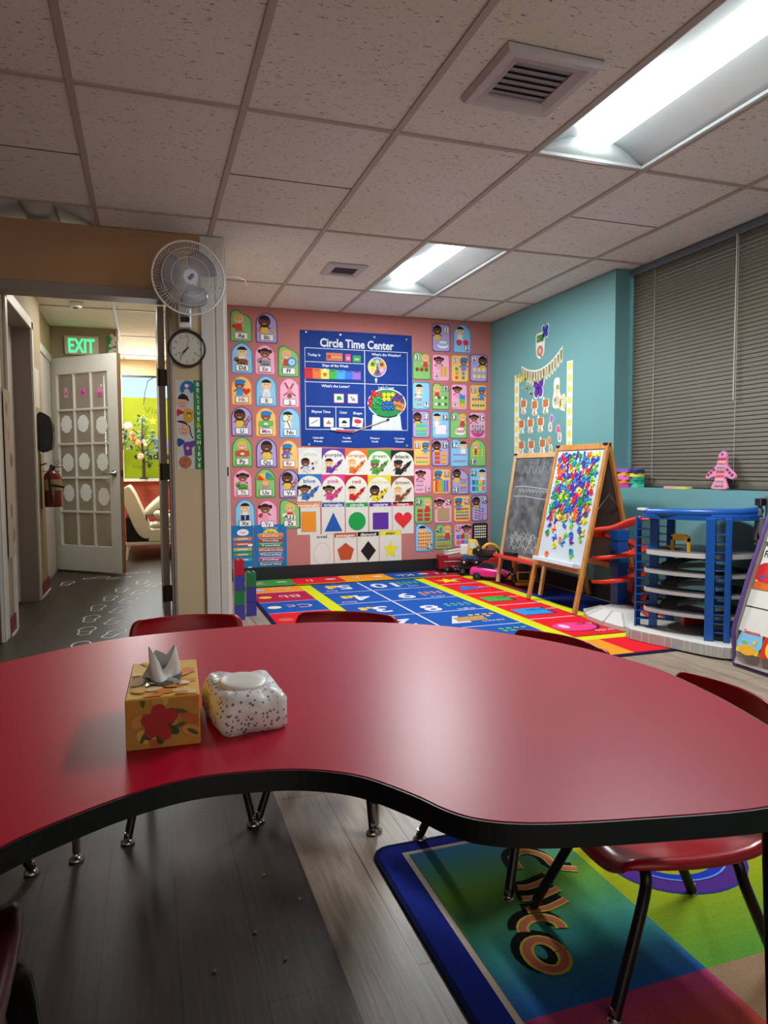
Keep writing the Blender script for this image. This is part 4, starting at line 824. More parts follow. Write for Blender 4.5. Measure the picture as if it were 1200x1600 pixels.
# exit sign
t = thing('exit_sign', 'white EXIT sign with green lit letters on the wall above the glazed door', 'exit sign', (-.563, 7.518, 2.182), PINK)
b = MB(); b.box((0, 0, .02), (.305, .178, .04), mat('white sign housing', '#c8c4b8', .4)); b.build('housing', t, bevel=.004)
a = Art(.001); a.text('EXIT', 0, 0, .135, emit('green lit letters', (.02, 1., .18), 2.6), 1, w=.232, bold=.008); a.build('letters', t, loc=(0, 0, .040))
# soap dispenser + extinguisher + notice
t = thing('soap_dispenser', 'black wall dispenser above the red extinguisher in the hallway', 'dispenser', (HX, 6.02, 1.13))
b = MB()
b.prism(smooth([(.0, 0), (.085, .0), (.105, .05), (.11, .13), (.10, .22), (.07, .265), (.0, .27)], 3), -.062, .062, M_black, RX(PI/2)); b.build('cover', t, bevel=.01)
b = MB(); b.box((.112, -.0, .17), (.004, .022, .06), mat('grey dispenser window', '#56585a', .2)); b.build('window', t)
t = thing('fire_extinguisher', 'dark red fire extinguisher with a paper label hung on the hallway wall', 'fire extinguisher', (HX+.085, 6.05, .685))
M_red = mat('extinguisher red enamel', '#7a141c', .25, coat=.4)
b = MB(); b.lathe([(.0, 0), (.062, 0), (.064, .01), (.064, .235), (.055, .262), (.03, .285), (.02, .292)], M_red, 24); b.build('cylinder', t)
b = MB(); b.lathe([(.0645, .13), (.0645, .215)], mat('tan label', '#b39a6a', .6), 24); b.build('label', t)
b = MB(); b.lathe([(.02, .29), (.022, .31), (.016, .33), (0, .332)], M_black, 14); b.box((.03, -.02, .335), (.07, .02, .01), M_black, RY(-.3)); b.box((.025, -.02, .312), (.08, .018, .008), M_black); b.build('valve', t)
b = MB(); b.tube([(-.01, -.02, .31), (-.02, -.068, .25), (-.01, -.072, .1), (0, -.07, .03)], .009, M_black); b.build('hose', t)
b = MB(); b.tube([(0, -.066, .17), (.05, -.075, .165), (.09, -.075, .155)], .011, M_black); b.build('strap', t)
b = MB(); b.tube([(.02, -.01, .35), (.05, -.02, .365), (.055, -.02, .335), (.03, -.015, .325)], .003, M_chrome, 6, None, True); b.build('pull_ring', t)
b = MB(); b.box((-.082, 0, .2), (.006, .04, .42), M_black); b.tube([(-.08, .06, .28), (-.01, .075, .28), (.05, .05, .28)], .003, M_black, 6); b.build('bracket', t)
a = Art(.001); a.base(rect(0, 0, .22, .30), '#cfccc4'); tag(a.build('notice_sheet', loc=(HX+.001, 6.02, 1.60), rot=(PI/2, 0, PI/2)), 'plain white notice sheet on the hallway wall above the black dispenser', 'notice')
a = Art(.001); a.base(rect(0, 0, .22, .98), '#c4b3a2')
for i, q in enumerate(('#a86a5c', '#b89890', '#8c5c54', '#c8b8ae', '#a8786c', '#b08880')): a.poly(circ(-.03+.05*((i*7) % 3), .38-i*.15, .03+.01*(i % 3), 10, .045), q, 1)
tag(a.build('art_strip', loc=(HX+.0155, 4.64, .95), rot=(PI/2, 0, PI/2)), 'tall strip of faded reddish artwork on the hallway wall beside the first doorway', 'artwork')
# garland
t = thing('paper_garland', 'white and green paper garland hanging at the lobby doorway beside the glazed door', 'garland', (-.285, 7.46, 1.9))
r = random.Random(9); b = MB()
for i in range(34):
    z = .38-.62*i/33; b.ball((r.uniform(-.02, .022), r.uniform(-.02, .02), z), (.018+.01*r.random(), .018, .02), mat('crepe white', '#dcdcd6', .8, var=.1))
b.build('crepe', t)
b = MB(); b.box((-.01, 0, .30), (.085, .006, .16), mat('green card', '#2c8f52', .6)); b.box((.012, -.004, -.02), (.03, .006, .14), mat('green card', '#2c8f52', .6)); b.build('green_card', t)
# lobby: window film, cable, plant, sofa
m, nt, bs, N, L = nodes_of('translucent lime film', .6)
tr = N('ShaderNodeBsdfTranslucent'); tr.inputs['Color'].default_value = lin('#c6cc3a'); bs.inputs['Base Color'].default_value = lin('#c6cc3a')
mixs = N('ShaderNodeMixShader'); mixs.inputs[0].default_value = .75; L(bs.outputs[0], mixs.inputs[1]); L(tr.outputs[0], mixs.inputs[2]); L(mixs.outputs[0], nt.nodes['Material Output'].inputs['Surface'])
a = Art(.0008); a.base([(-.262, .865), (.30, .865), (.30, 1.895), (-.262, 1.895)], m)
a.text('Visit', .115, 1.735, .085, '#5f6a20', 1, w=.25, bold=.0); a.text('e', -.115, 1.155, .075, '#2b2f5c', 1, bold=.04); a.text('adca', .155, 1.16, .10, '#2b2f5c', 1, w=.27, bold=.02); a.text('insp', -.10, 1.025, .055, '#6a7420', 1, bold=0); a.circ(.155, 1.03, .013, '#8a5c2c', 1)
a.circ(.19, 1.55, .034, '#4a3f98', 1); a.poly(smooth([(.19, 1.52), (.215, 1.47), (.19, 1.43), (.165, 1.47)], 3), '#4a3f98', 1)
a.line(circ(.19, 1.3, .075, 20, .09), .03, '#6a68c0', 1, True); a.poly(star(.095, 1.60, .055), '#e8a83c', 1)
tag(a.build('window_banner', loc=(0, 9.525, 0), rot=PINK), 'lime yellow lobby window banner printed with Visit and a figure', 'banner')
t = tag(MB().tube([(.13, 9.46, 2.15), (.05, 9.46, 2.1), (.01, 9.46, 1.95), (-.01, 9.46, 1.79)], .006, M_black, 6).build('hanging_cable'), 'thin dark cable hanging across the lobby window', 'cable')
t = thing('flowering_tree', 'small artificial tree with orange and pink blooms on the lobby window sill', 'plant', (-.03, 9.36, .86))
bk = mat('dark bark', '#2e2620', .8); b = MB()
b.tube([(0, 0, 0), (.005, 0, .2), (-.01, 0, .42), (0, 0, .78)], [.022, .018, .014, .006], bk)
for x, z0, z1, xx in ((-.16, .32, .52, 1), (.14, .3, .5, 1), (-.12, .45, .62, 1), (.1, .2, .16, 1), (.07, .5, .66, 1)): b.tube([(0, 0, z0), (x*.6, .01, (z0+z1)/2+.05), (x, .0, z1)], .007, bk, 6)
b.tube([(0, 0, -.0), (0, 0, .02)], .05, bk, 12); b.build('trunk', t)
r = random.Random(12); b = MB(); lf = [mat('leaf dark', '#2f4a2c', .6, var=.2), mat('leaf mid', '#4c6a34', .6, var=.2)]
for i in range(170):
    cx, cz, s = r.choice([(-.17, .5, .07), (-.2, .42, .06), (-.1, .44, .08), (.13, .46, .09), (.17, .4, .06), (-.02, .6, .09), (0, .74, .06), (-.05, .52, .08), (.06, .34, .05), (.08, .17, .04), (.11, .55, .05), (-.21, .55, .04)])
    M = T(cx+r.gauss(0, s*.55), r.gauss(0, .05), cz+r.gauss(0, s*.6)) @ Matrix.Rotation(r.uniform(0, 6), 4, Vector((r.random()-.5, r.random()-.5, r.random()-.5)).normalized())
    l = .03+.02*r.random(); b.add([(-l, 0, 0), (0, -l*.45, .004), (l, 0, 0), (0, l*.45, .004)], [(0, 1, 2, 3)], r.choice(lf), M)
b.build('foliage', t)
for x, z, q, s in ((-.17, .66, '#d8b8c0', .05), (-.13, .56, '#e89058', .032), (-.12, .5, '#e8874c', .032), (-.06, .455, '#ef9050', .04), (.01, .47, '#e8dcd8', .025), (-.03, .28, '#d8a088', .042), (.03, .43, '#dcd8d0', .02)):
    b = MB(); 
    for k in range(6): b.ball((x+s*.45*math.cos(k), -.05+.01*(k % 2), z+s*.45*math.sin(k)), (s*.6, s*.4, s*.6), mat('bloom_'+q[1:], q, .7, var=.15), n=8)
    b.build('bloom', t)
M_uph = mat('off white sofa vinyl', '#cbc6b4', .45, var=.05, scale=6)
t = thing('sofa_bed', 'off white low sofa with a reclined back in the lobby', 'sofa', (-.02, 8.0, 0))
b = MB(); b.prism(smooth([(.02, .23), (.055, .30), (.02, .40), (-.09, .68), (-.155, .79), (-.19, .79), (-.235, .75), (-.225, .66), (-.13, .38), (-.06, .26)], 3), -.0, -1.15, M_uph, RX(PI/2)); b.build('backrest', t, bevel=.012)
b = MB(); b.span(.03, .62, .0, 1.15, .19, .335, M_uph); b.build('seat', t, bevel=.02, seg=3)
b = MB(); b.span(-.21, .60, .01, .07, .16, .195, M_uph); b.build('base_rail', t, bevel=.006)
b = MB(); b.span(-.21, .60, 1.08, 1.14, .16, .195, M_uph); b.build('base_rail', t, bevel=.006)
for x, y in ((-.185, .05), (.56, .05), (-.185, 1.1), (.56, 1.1)):
    b = MB(); b.tube([(x, y, .17), (x-.015, y, .0)], [.014, .010], M_wht); b.build('leg', t)
b = MB(); b.span(-.20, .02, .02, 1.12, .20, .46, mat('black sofa lining', '#0d0d0e', .9)); b.build('lining', t)
def cushion(label, loc, rot, s):
    b = MB(); rows = []
    for i in range(13):
        u = -1+2*i/12; row = []
        for j in range(13):
            v = -1+2*j/12; row.append((u*s[0]*(1-.06*v*v), v*s[1]*(1-.06*u*u), s[2]*((1-u**4)*(1-v**4))**.5))
        rows.append(row)
    b.grid(rows, M_uph); b.grid([[(x, y, -z) for x, y, z in rr] for rr in rows], M_uph)
    tag(b.build('cushion', loc=loc, rot=rot, weld=True), label, 'cushion', 'off white cushions on the lobby sofa')
cushion('off white cushion leaning high against the reclined sofa back', (.09, 8.36, .57), (0, -.75, 0), (.15, .19, .055))
cushion('off white cushion tilted in front of the leaning one on the sofa', (.18, 8.2, .455), (0, .35, .1), (.13, .16, .05))
cushion('off white cushion lying flat at the front of the sofa seat', (.14, 8.12, .372), (0, -.03, 0), (.10, .1, .04))
# floor footprints
FP = [(-.667, 6.542), (-.454, 6.804), (-.262, 6.73), (-.102, 7.005), (-.058, 6.382), (.035, 6.202), (-.213, 6.026), (-.079, 5.849), (-.283, 5.66), (-.153, 5.527), (-.347, 5.289), (-.199, 5.161), (-.366, 4.911), (-.213, 4.792), (-.366, 4.542), (-.206, 4.412), (-.369, 4.151)]
f0 = None
for i, (x, y) in enumerate(FP):
    if f0 is None:
        a = Art(.0006, ink=lambda c: mat('white floor vinyl', '#e6e6e2', .5))
        o = smooth([(-.035, -.075), (-.02, -.1), (.02, -.1), (.034, -.07), (.03, -.01), (.046, .05), (.03, .1), (-.005, .118), (-.04, .09), (-.05, .03), (-.036, -.02)], 3)
        a.line(o, .010, '#c4c4c0', 0, True); a.line([(-.03, -.01), (.028, -.015)], .006, '#c4c4c0', 0)
        f0 = tag(a.build('footprint_sticker', loc=(x, y, .0004), rot=(0, 0, -.15)), 'white outline footprint sticker on the dark hallway floor', 'footprint sticker', 'footprint stickers on the hallway floor')
    else: dup(f0, (x, y, .0004), (0, 0, .15*(-1)**i-(1.2 if i < 4 else .25)))
# ================================================================== RUGS
a = Art(.007, ink=fab)
RX0, RX1, RY0, RY1 = .72, 3.10, 2.955, 6.10
a.base(rrect((RX0+RX1)/2, (RY0+RY1)/2, RX1-RX0, RY1-RY0, .04), '#161a3c')
def cell(x0, x1, y0, y1, q, L=1): a.poly([(x0, y0), (x1, y0), (x1, y1), (x0, y1)], q, L)
YL, BL, RD, OR, GR, MG = '#c3c51c', '#1a4c9c', '#cf1c28', '#e08a24', '#3c8c44', '#a01c44'
rowsL = [2.985, 3.33, 3.74, 4.17, 4.62, 5.02, 5.42, 5.68]
AB = 'abcdefghijklmnopqrstuvwxyz'
for i in range(7): cell(.745, 1.165, rowsL[i], rowsL[i+1], [OR, RD, OR, RD, BL, MG, OR][i])
for i, x in enumerate([.745, 1.165, 1.60, 2.03, 2.37, 2.72]):
    x1 = [1.165, 1.60, 2.03, 2.37, 2.72, 3.075][i]
    cell(x, x1, 5.74, 6.07, [GR, RD, OR, BL, MG, BL][i])
    if i: cell(x, x1, 2.985, 3.29, [OR, BL, GR, OR, RD, RD][i])
rowsR = [3.38, 3.87, 4.35, 4.83, 5.30, 5.72]
for i in range(5): cell(2.725, 3.075, rowsR[i], rowsR[i+1], ['#d8402c', '#1c2c78', '#1c2c78', '#7c2430', '#a8541c'][i])
cell(1.165, 2.725, 3.37, 5.72, YL, 1)
cell(1.165, 3.075, 3.29, 3.38, YL, 1); cell(1.165, 3.075, 5.67, 5.745, YL, 1)
cell(1.26, 2.18, 3.38, 5.665, BL, 2); cell(2.27, 2.635, 3.38, 5.70, RD, 2)
WHT = '#c9c6cf'
for y in rowsR[1:-1]: a.line([(2.27, y), (2.635, y)], .012, WHT, 3); a.line([(1.26, y-.06), (2.18, y-.06)], .012, WHT, 3)
a.line([(1.665, 3.38), (1.665, 5.665)], .014, WHT, 3)
for y in rowsL[1:-1]: a.line([(.745, y), (1.165, y)], .008, WHT, 3)
for i, n in enumerate(('1', '2', '3', '4', '5')):
    y = [3.6, 4.05, 4.5, 4.97, 5.46][i]; a.text(n, 1.50, y, .2, WHT, 4, bold=.02, rot=PI); a.text(('one', 'two', 'three', 'four', 'five')[i], 1.36, y-.14, .05, WHT, 4, rot=PI)
    for k in range(i+1): a.circ(1.38+.05*(k % 2), y+.08-.05*(k//2), .028, '#d8b03c', 4, 10)
for i, n in enumerate(('6', '7', '8', '9', '10')):
    y = [3.6, 4.02, 4.42, 4.92, 5.43][i]; a.text(n, 1.83, y, .2, WHT, 4, bold=.02, rot=PI); a.text(('six', 'seven', 'eight', 'nine', 'ten')[i], 2.05, y-.1, .05, WHT, 4, rot=PI)
    for k in range(i+6): a.circ(1.98+.05*(k % 4), y+.1-.055*(k//4), .018, ['#5ca84c', '#d8b03c', '#58a878', '#d88c4c'][i % 4], 4, 10)
a.rect(1.93, 4.02, .2, .12, '#a8844c', 5)
SH = [('oval', 3.62), ('rectangle', 4.10), ('square', 4.58), ('triangle', 5.06), ('star', 5.5)]
for n, y in SH:
    a.text(n, 2.52, y+.02, .05, WHT, 5, rot=PI)
a.circ(2.43, 3.60, .15, '#3c1430', 4, 24, .115); a.circ(2.42, 3.60, .14, '#d83c7c', 5, 24, .11); a.circ(2.36, 3.62, .03, '#eab0c8', 6, 12, .05)
a.rect(2.435, 4.09, .235, .20, '#14284c', 4); a.rect(2.42, 4.09, .225, .19, '#2c86c8', 5); a.rect(2.425, 4.58, .21, .18, '#14301c', 4); a.rect(2.41, 4.58, .20, .17, '#3c9a3c', 5)
a.poly([(2.31, 4.98), (2.55, 5.04), (2.40, 5.19)], '#2c6cc0', 5); a.poly(star(2.42, 5.47, .12), '#d8c82c', 5)
for i in range(7):
    y = (rowsL[i]+rowsL[i+1])/2; u = AB[6-i]; a.text(u.upper()+u, 1.0, y, .12, '#d8a8a8', 4, bold=.0, rot=PI); a.circ(.82, y, .05, ['#d8c8b0', '#d8b03c', '#8cb0d8', '#c85c4c'][i % 4], 4, 12)
for i, x in enumerate((.95, 1.38, 1.81, 2.25, 2.6, 2.88)):
    a.text('Z' if i == 0 else AB[7+i].upper()+AB[7+i], x-.07, 5.9, .11, '#e0b8b0', 4, bold=.0, rot=PI); a.circ(x+.12, 5.92, .05, ['#e0c080', '#c0c8d0', '#e0d8c8', '#e0c83c', '#8c9cd8', '#d85c4c'][i], 4, 12, .03)
a.line([(2.76, 3.16), (2.92, 3.20)], .03, '#3c70b8', 4); a.text('Ww', 2.86, 3.09, .05, '#d9d0cc', 5, rot=PI); a.text('circle', 2.55, 3.46, .05, WHT, 5, rot=PI)
tag(a.build('classroom_rug'), 'large rug of bright alphabet, number and shape squares in front of the pink wall', 'rug')

a = Art(.007, ink=fab)
a.base(rrect((.508+2.0)/2, (1.64-.9)/2, 2.0-.508, 1.64+.9, .05), '#0d1640')
a.poly(rrect(1.254, .37, 1.47, 2.51, .04), '#16257c', 1)
a.rect((.578+1.93)/2, (1.592-.83)/2, 1.352, 2.422, '#c9b8a8', 2); a.rect((.592+1.916)/2, (1.578-.816)/2, 1.324, 2.394, '#2f86a0', 3)
def grad(x0, x1, y0, y1, qs, L=4):
    """a woven colour change: bands of differently dyed tufts from one side to the other"""
    n = len(qs)
    for i in range(n): a.poly([(x0, y0+(y1-y0)*i/n), (x1, y0+(y1-y0)*i/n), (x1, y0+(y1-y0)*(i+1)/n), (x0, y0+(y1-y0)*(i+1)/n)], qs[i], L)
def ramp(c0, c1, n): 
    p, q = [[int(c[i:i+2], 16) for i in (1, 3, 5)] for c in (c0, c1)]
    return ['#%02x%02x%02x' % tuple(int(u+(v-u)*i/(n-1)) for u, v in zip(p, q)) for i in range(n)]
grad(.592, .985, 1.02, 1.578, ramp('#285ea5', '#36847f', 8)+ramp('#36847f', '#5b8b33', 10)+ramp('#5b8b33', '#36769e', 10)); grad(.985, 1.412, 1.02, 1.578, ramp('#5b9033', '#909c18', 8)+ramp('#909c18', '#c4b611', 10))  # rug colours darkened throughout, carrying the table's shade in the dye
grad(.985, 1.412, .45, 1.02, ramp('#764f33', '#977b60', 12)); grad(.592, .985, .45, 1.02, ramp('#901d18', '#b95225', 9)+ramp('#b95225', '#b2416e', 5))
grad(1.412, 1.916, 1.02, 1.578, ramp('#b2305c', '#c05c82', 8)); grad(1.412, 1.916, .45, 1.02, ramp('#255c97', '#4186ac', 8)); grad(.592, 1.916, -.816, .45, ramp('#337890', '#4f864f', 10))
def worm(pts, wd, L=6): a.line([(x-.006, y+.012) for x, y in pts], wd*2.1, '#14161c', L); a.line(pts, wd*1.4, '#c8b43c', L+1); a.line(pts, wd*.8, '#c06858', L+2)
worm(circ(.717, 1.152, .034, 20, .044)+[(.751, 1.152)], .020)
worm(circ(.752, 1.222, .042, 12, .036, -.35, PI*.98), .019)
for k in range(3): worm(smooth([(.752+.010*k, 1.285+.038*k), (.80, 1.278+.038*k), (.855+.005*k, 1.292+.038*k)], 4, False), .014, 6+3*k)
worm(smooth([(.815, 1.43), (.825, 1.478), (.865, 1.495), (.90, 1.46), (.905, 1.41), (.945, 1.385)], 4, False), .017)
a.line(circ(1.20, 1.36, .14, 18, .12, PI*.92, 2*PI*.98), .075, '#1f3fb0', 6); a.line(circ(1.20, 1.36, .147, 18, .127, PI*.94, 2*PI*.975), .055, '#4c2a7c', 7)
a.line(circ(1.20, 1.36, .115, 18, .095, PI*.94, 2*PI*.97), .022, '#1c34a8', 8); a.line(circ(1.20, 1.36, .128, 18, .108, PI*.94, 2*PI*.97), .005, '#6c8ce0', 9)
tag(a.build('letter_rug'), 'colour shaded rug with dark blue border and squiggly letters under the red table', 'rug')
# crumbs
c0 = None
for x, y in ((.10, 1.33), (.19, 1.42), (.235, 1.32), (.05, 1.2), (.16, 1.12), (.06, 1.16), (-.06, 1.22), (.30, 1.5), (.24, 1.62), (.0, 1.15)):
    if c0 is None: c0 = tag(MB().ball((0, 0, .003), (.0045, .003, .003), mat('pale crumb', '#8f8370', .8), n=8).build('crumb', loc=(x, y, 0)), 'tiny pale crumb on the dark floor inside the curve of the table', 'crumb', 'crumbs on the dark floor')
    else: dup(c0, (x, y, 0), x*30)

# ================================================================== EASELS
M_oak = wood_mat('golden easel wood', '#c88c48', '#a86c30', 'Z', .45)
M_oak2 = wood_mat('pale easel wood', '#d2a878', '#b88c5c', 'Z', .5)
M_board = mat('white magnet board', '#c2cbd1', .25, var=.02, scale=5)
M_chalk = None
m, nt, bs, N, L = nodes_of('smudged chalkboard', .75)
tc = N('ShaderNodeTexCoord'); no = N('ShaderNodeTexNoise'); no.inputs['Scale'].default_value = 7; no.inputs['Detail'].default_value = 6; no.inputs['Distortion'].default_value = 1.2; L(tc.outputs['Object'], no.inputs['Vector'])
cr = N('ShaderNodeValToRGB'); cr.color_ramp.elements[0].position = .35; cr.color_ramp.elements[0].color = lin('#3c3f42'); cr.color_ramp.elements[1].position = .75; cr.color_ramp.elements[1].color = lin('#767b7e'); L(no.outputs['Fac'], cr.inputs[0]); L(cr.outputs[0], bs.inputs['Base Color']); M_chalk = m
def easel(name, label, y0, y1, x0, apx, xb, H_, wood, front_m, zb0):
    """A-frame seen from -X. front feet at x0, back feet at xb, hinge at apx, height H_"""
    t = thing(name, label, 'easel', ((x0+xb)/2, (y0+y1)/2, .0105)); cx, cy = (x0+xb)/2, (y0+y1)/2
    w = abs(y1-y0); th = .022
    for side, (xf) in (('front', x0), ('back', xb)):
        d = Vector((apx-xf, 0, H_)); Ln = d.length; s = math.atan2(apx-xf, H_)
        M = T(xf-cx, 0, 0) @ RY(s)
        for sy in (-1, 1):
            b = MB(); b.box((0, sy*(w/2-.018), Ln/2+.004), (th, .036, Ln-.008), wood, M); b.build('leg', t, bevel=.003, seg=1)
        for zz in (Ln-.022, zb0*Ln-.02):
            b = MB(); b.box((0, 0, zz), (th*.96, w-.07, .04), wood, M); b.build('crossbar', t, bevel=.002, seg=1)
        b = MB(); bz0, bz1 = zb0*Ln, Ln-.042; sx = -1 if side == 'front' else 1
        b.box((0, 0, (bz0+bz1)/2), (.008, w-.07, bz1-bz0), front_m if side == 'front' else mat('grey back board', '#5b5350', .7), M); b.build('board', t)
        if side == 'front': FM = T(cx, cy, .0105) @ M; BL_ = (bz0, bz1)
    for sy in (-1, 1):
        b = MB(); b.tube([(x0-cx+.155, sy*(w/2-.036), H_*.58), ((apx-cx)+.02, sy*(w/2-.036), H_*.70), (xb-cx-.135, sy*(w/2-.036), H_*.58)], .006, M_chrome, 6); b.build('brace', t)
        b = MB(); b.box((apx-cx, sy*(w/2-.03), H_-.006), (.04, .04, .012), M_black); b.build('hinge', t)
    return t, FM, BL_
tE, FM1, B1 = easel('easel', 'golden wooden easel with a whiteboard covered in magnetic letters', 3.862, 4.478, 2.606, 2.852, 3.12, 1.115, M_oak, M_board, .265)
b = MB(); b.box((-.03, 0, B1[0]+.008), (.06, .50, .03), mat('white easel tray', '#cfd8dc', .35), FM1); b.v = [tuple(Vector(v)-Vector(tE.location)) for v in b.v]; b.build('tray', tE, bevel=.004)
tE2, FM2, B2 = easel('easel', 'pale wooden easel with a scribbled chalkboard, behind the magnet easel', 4.53, 5.235, 2.757, 2.93, 3.13, 1.075, M_oak2, M_chalk, .24)
b = MB(); b.box((-.045, 0, B2[0]-.03), (.09, .64, .03), mat('red easel tray', '#c8302a', .35), FM2); b.v = [tuple(Vector(v)-Vector(tE2.location)) for v in b.v]; b.build('tray', tE2, bevel=.006)
# chalk drawing: part of the board
a = Art(0, ink=lambda c: mat('chalk', '#b9bec0', .9)); r = random.Random(21)
for k in range(9):
    pts = [(-.22+.44*i/9+r.uniform(-.03, .03), .10+r.uniform(-.07, .09)) for i in range(10)]; a.line(smooth(pts, 4, False), .0035, '#b9bec0', 1+.1*k)
for zz in (.47, .55): a.line(smooth([(-.27, zz), (-.1, zz+.006), (.1, zz-.004), (.27, zz-.012)], 4, False), .005, '#b9bec0', 1)
for k in range(9): a.line(smooth([(-.2+.05*k, .515), (-.185+.05*k, .535), (-.17+.05*k, .505), (-.155+.05*k, .53)], 3, False), .004, '#b9bec0', 1)
for k in range(5): a.line(smooth([(-.2+.1*k, .60+.03*(k % 2)), (-.15+.1*k, .72), (-.1+.1*k, .66), (-.06+.1*k, .76)], 4, False), .0025, '#b9bec0', 1)
ch = a.build('chalk_drawing', tE2); ch.matrix_local = T(*(-Vector(tE2.location))) @ FM2 @ T(-.0045, 0, B2[0]) @ Matrix(((0, 0, -1, 0), (-1, 0, 0, 0), (0, 1, 0, 0), (0, 0, 0, 1)))
b = MB(); b.box((0, 0, 0), (.05, .12, .028), M_black); p = FM2 @ Vector((-.05, .1, B2[0]+.001)); tag(b.build('board_eraser', loc=p, rot=(0, .1, .3), bevel=.006), 'black felt board eraser on the red tray of the chalkboard', 'eraser')
# magnets
MC = [('red', '#d8243c'), ('orange', '#f0743c'), ('yellow', '#e8d82c'), ('green', '#1f9a54'), ('lime', '#7cc83c'), ('blue', '#2468d0'), ('purple', '#5c2f9c'), ('sky blue', '#1f90c8'), ('violet', '#4a3cb8')]
LET = 'ABCDEFGHIJKLMNOPQRSTUVWXYZ'
combos = [(c, l) for l in LET for c in range(len(MC))]
r = random.Random(4); r.shuffle(combos)
bw, bh = .50, B1[1]-B1[0]
Wm = FM1 @ T(-.0045, 0, B1[0]) @ Matrix(((0, 0, -1, 0), (-1, 0, 0, 0), (0, 1, 0, 0), (0, 0, 0, 1)))
spots = []
def ok(u, v, d): return all((u-p[0])**2+(v-p[1])**2 > d*d for p in spots)
sparse_ = [(-.20, .20), (-.19, .255), (-.13, .235), (-.10, .175), (-.08, .12), (-.03, .165), (.01, .15), (.03, .20), (-.19, .31), (.08, .27), (.09, .21), (.11, .17), (.13, .10), (.15, .065), (.17, .255), (.19, .24), (.20, .19), (.215, .235), (-.16, .055), (.06, .31), (.15, .31), (-.03, .30), (-.01, .265), (.22, .31), (-.13, .29)]
for p in sparse_: spots.append(p)
tries = 0
while len(spots) < 185 and tries < 40000:
    tries += 1; u, v = r.uniform(-.225, .225), r.uniform(.315, bh-.03)
    lim = .225-.055*max(0, (v-.62)/.2) if v > .62 else .225
    if u > lim and r.random() < .85: continue
    if v > .70 and -.09 < u < -.02 and r.random() < .7: continue
    if ok(u, v, .0315 if v < .66 else .034): spots.append((u, v))
lm = {}
for (u, v), (c, l) in zip(spots, combos):
    if (c, l) not in lm:
        vs, fs = glyphs(l, .035); x0 = min(q[0] for q in vs); x1 = max(q[0] for q in vs); k = .040/.72
        P = [((q[0]-(x0+x1)/2)*k, q[1]*k-.020) for q in vs]; bm = bmesh.new(); bv = [bm.verts.new((*q, 0)) for q in P]
        for f in fs:
            try: bm.faces.new([bv[i] for i in f])
            except ValueError: pass
        bmesh.ops.remove_doubles(bm, verts=bm.verts, dist=1e-5)
        g = bmesh.ops.extrude_face_region(bm, geom=bm.faces[:]); bmesh.ops.translate(bm, verts=[e for e in g['geom'] if isinstance(e, bmesh.types.BMVert)], vec=(0, 0, .0075)); bmesh.ops.recalc_face_normals(bm, faces=bm.faces)
        me = bpy.data.meshes.new('letter_magnet'); bm.to_mesh(me); bm.free(); me.materials.append(mat('magnet_'+MC[c][0], MC[c][1], .35)); lm[(c, l)] = me
    o = bpy.data.objects.new('letter_magnet', lm[(c, l)]); COL.objects.link(o)
    o.matrix_world = Wm @ T(u, v, .0004) @ RZ(r.uniform(-1.1, 1.1))
    tag(o, f'{MC[c][0]} magnetic letter {l} on the easel whiteboard', 'letter magnet', 'magnetic letters on the easel')

# ================================================================== TOYS BY THE EASELS
P_ = lambda n, c, r=.3: mat('toy '+n, c, r, var=.03)
M_tyre = mat('black toy tyre', '#17171a', .6)
def wheel(t, x, y, z, rad, w, hub='#8c8c90', name='wheel'):
    b = MB(); b.lathe([(rad*.45, -w/2), (rad*.9, -w/2), (rad, -w*.3), (rad, w*.3), (rad*.9, w/2), (rad*.45, w/2)], M_tyre, 18, T(x, y, z) @ RX(PI/2)); b.lathe([(0, -w*.52), (rad*.5, -w*.48), (rad*.5, w*.48), (0, w*.52)], P_('hub'+hub, hub), 14, T(x, y, z) @ RX(PI/2)); b.build(name, t)
# fire engine
t = thing('toy_fire_engine', 'red toy fire engine with a white ladder against the pink wall', 'toy truck', (2.70, 5.93, .0105), -.12)
b = MB(); b.span(-.175, .17, -.05, .05, .045, .13, P_('dark red', '#8c1428')); b.span(-.175, -.09, -.053, .053, .035, .165, P_('dark red', '#8c1428')); b.build('body', t, bevel=.008)
b = MB(); b.span(.09, .175, -.05, .05, .05, .15, P_('dark red', '#8c1428')); b.build('cab', t, bevel=.012)
b = MB(); b.span(-.13, .08, -.054, -.05, .10, .108, P_('silver', '#b8b0a8')); b.span(-.05, .12, -.056, -.05, .05, .06, P_('silver', '#b8b0a8')); b.span(-.08, .16, -.055, .055, .028, .045, M_black); b.build('trim', t)
b = MB()
for y in (-.022, .022): b.tube([(-.11, y, .165), (.20, y, .205)], .008, P_('ladder white', '#d8d4cc'), 6); b.tube([(-.11, y, .19), (.20, y, .23)], .006, P_('ladder white', '#d8d4cc'), 6)
for i in range(10): b.box((-.1+.032*i, 0, .168+.0041*i), (.012, .05, .006), P_('ladder white', '#d8d4cc'))
b.box((-.1, 0, .18), (.04, .055, .05), P_('silver', '#b8b0a8')); b.build('ladder', t)
for x in (-.10, -.02, .10):
    for y in (-.047, .047): wheel(t, x, y, .031, .031, .022)
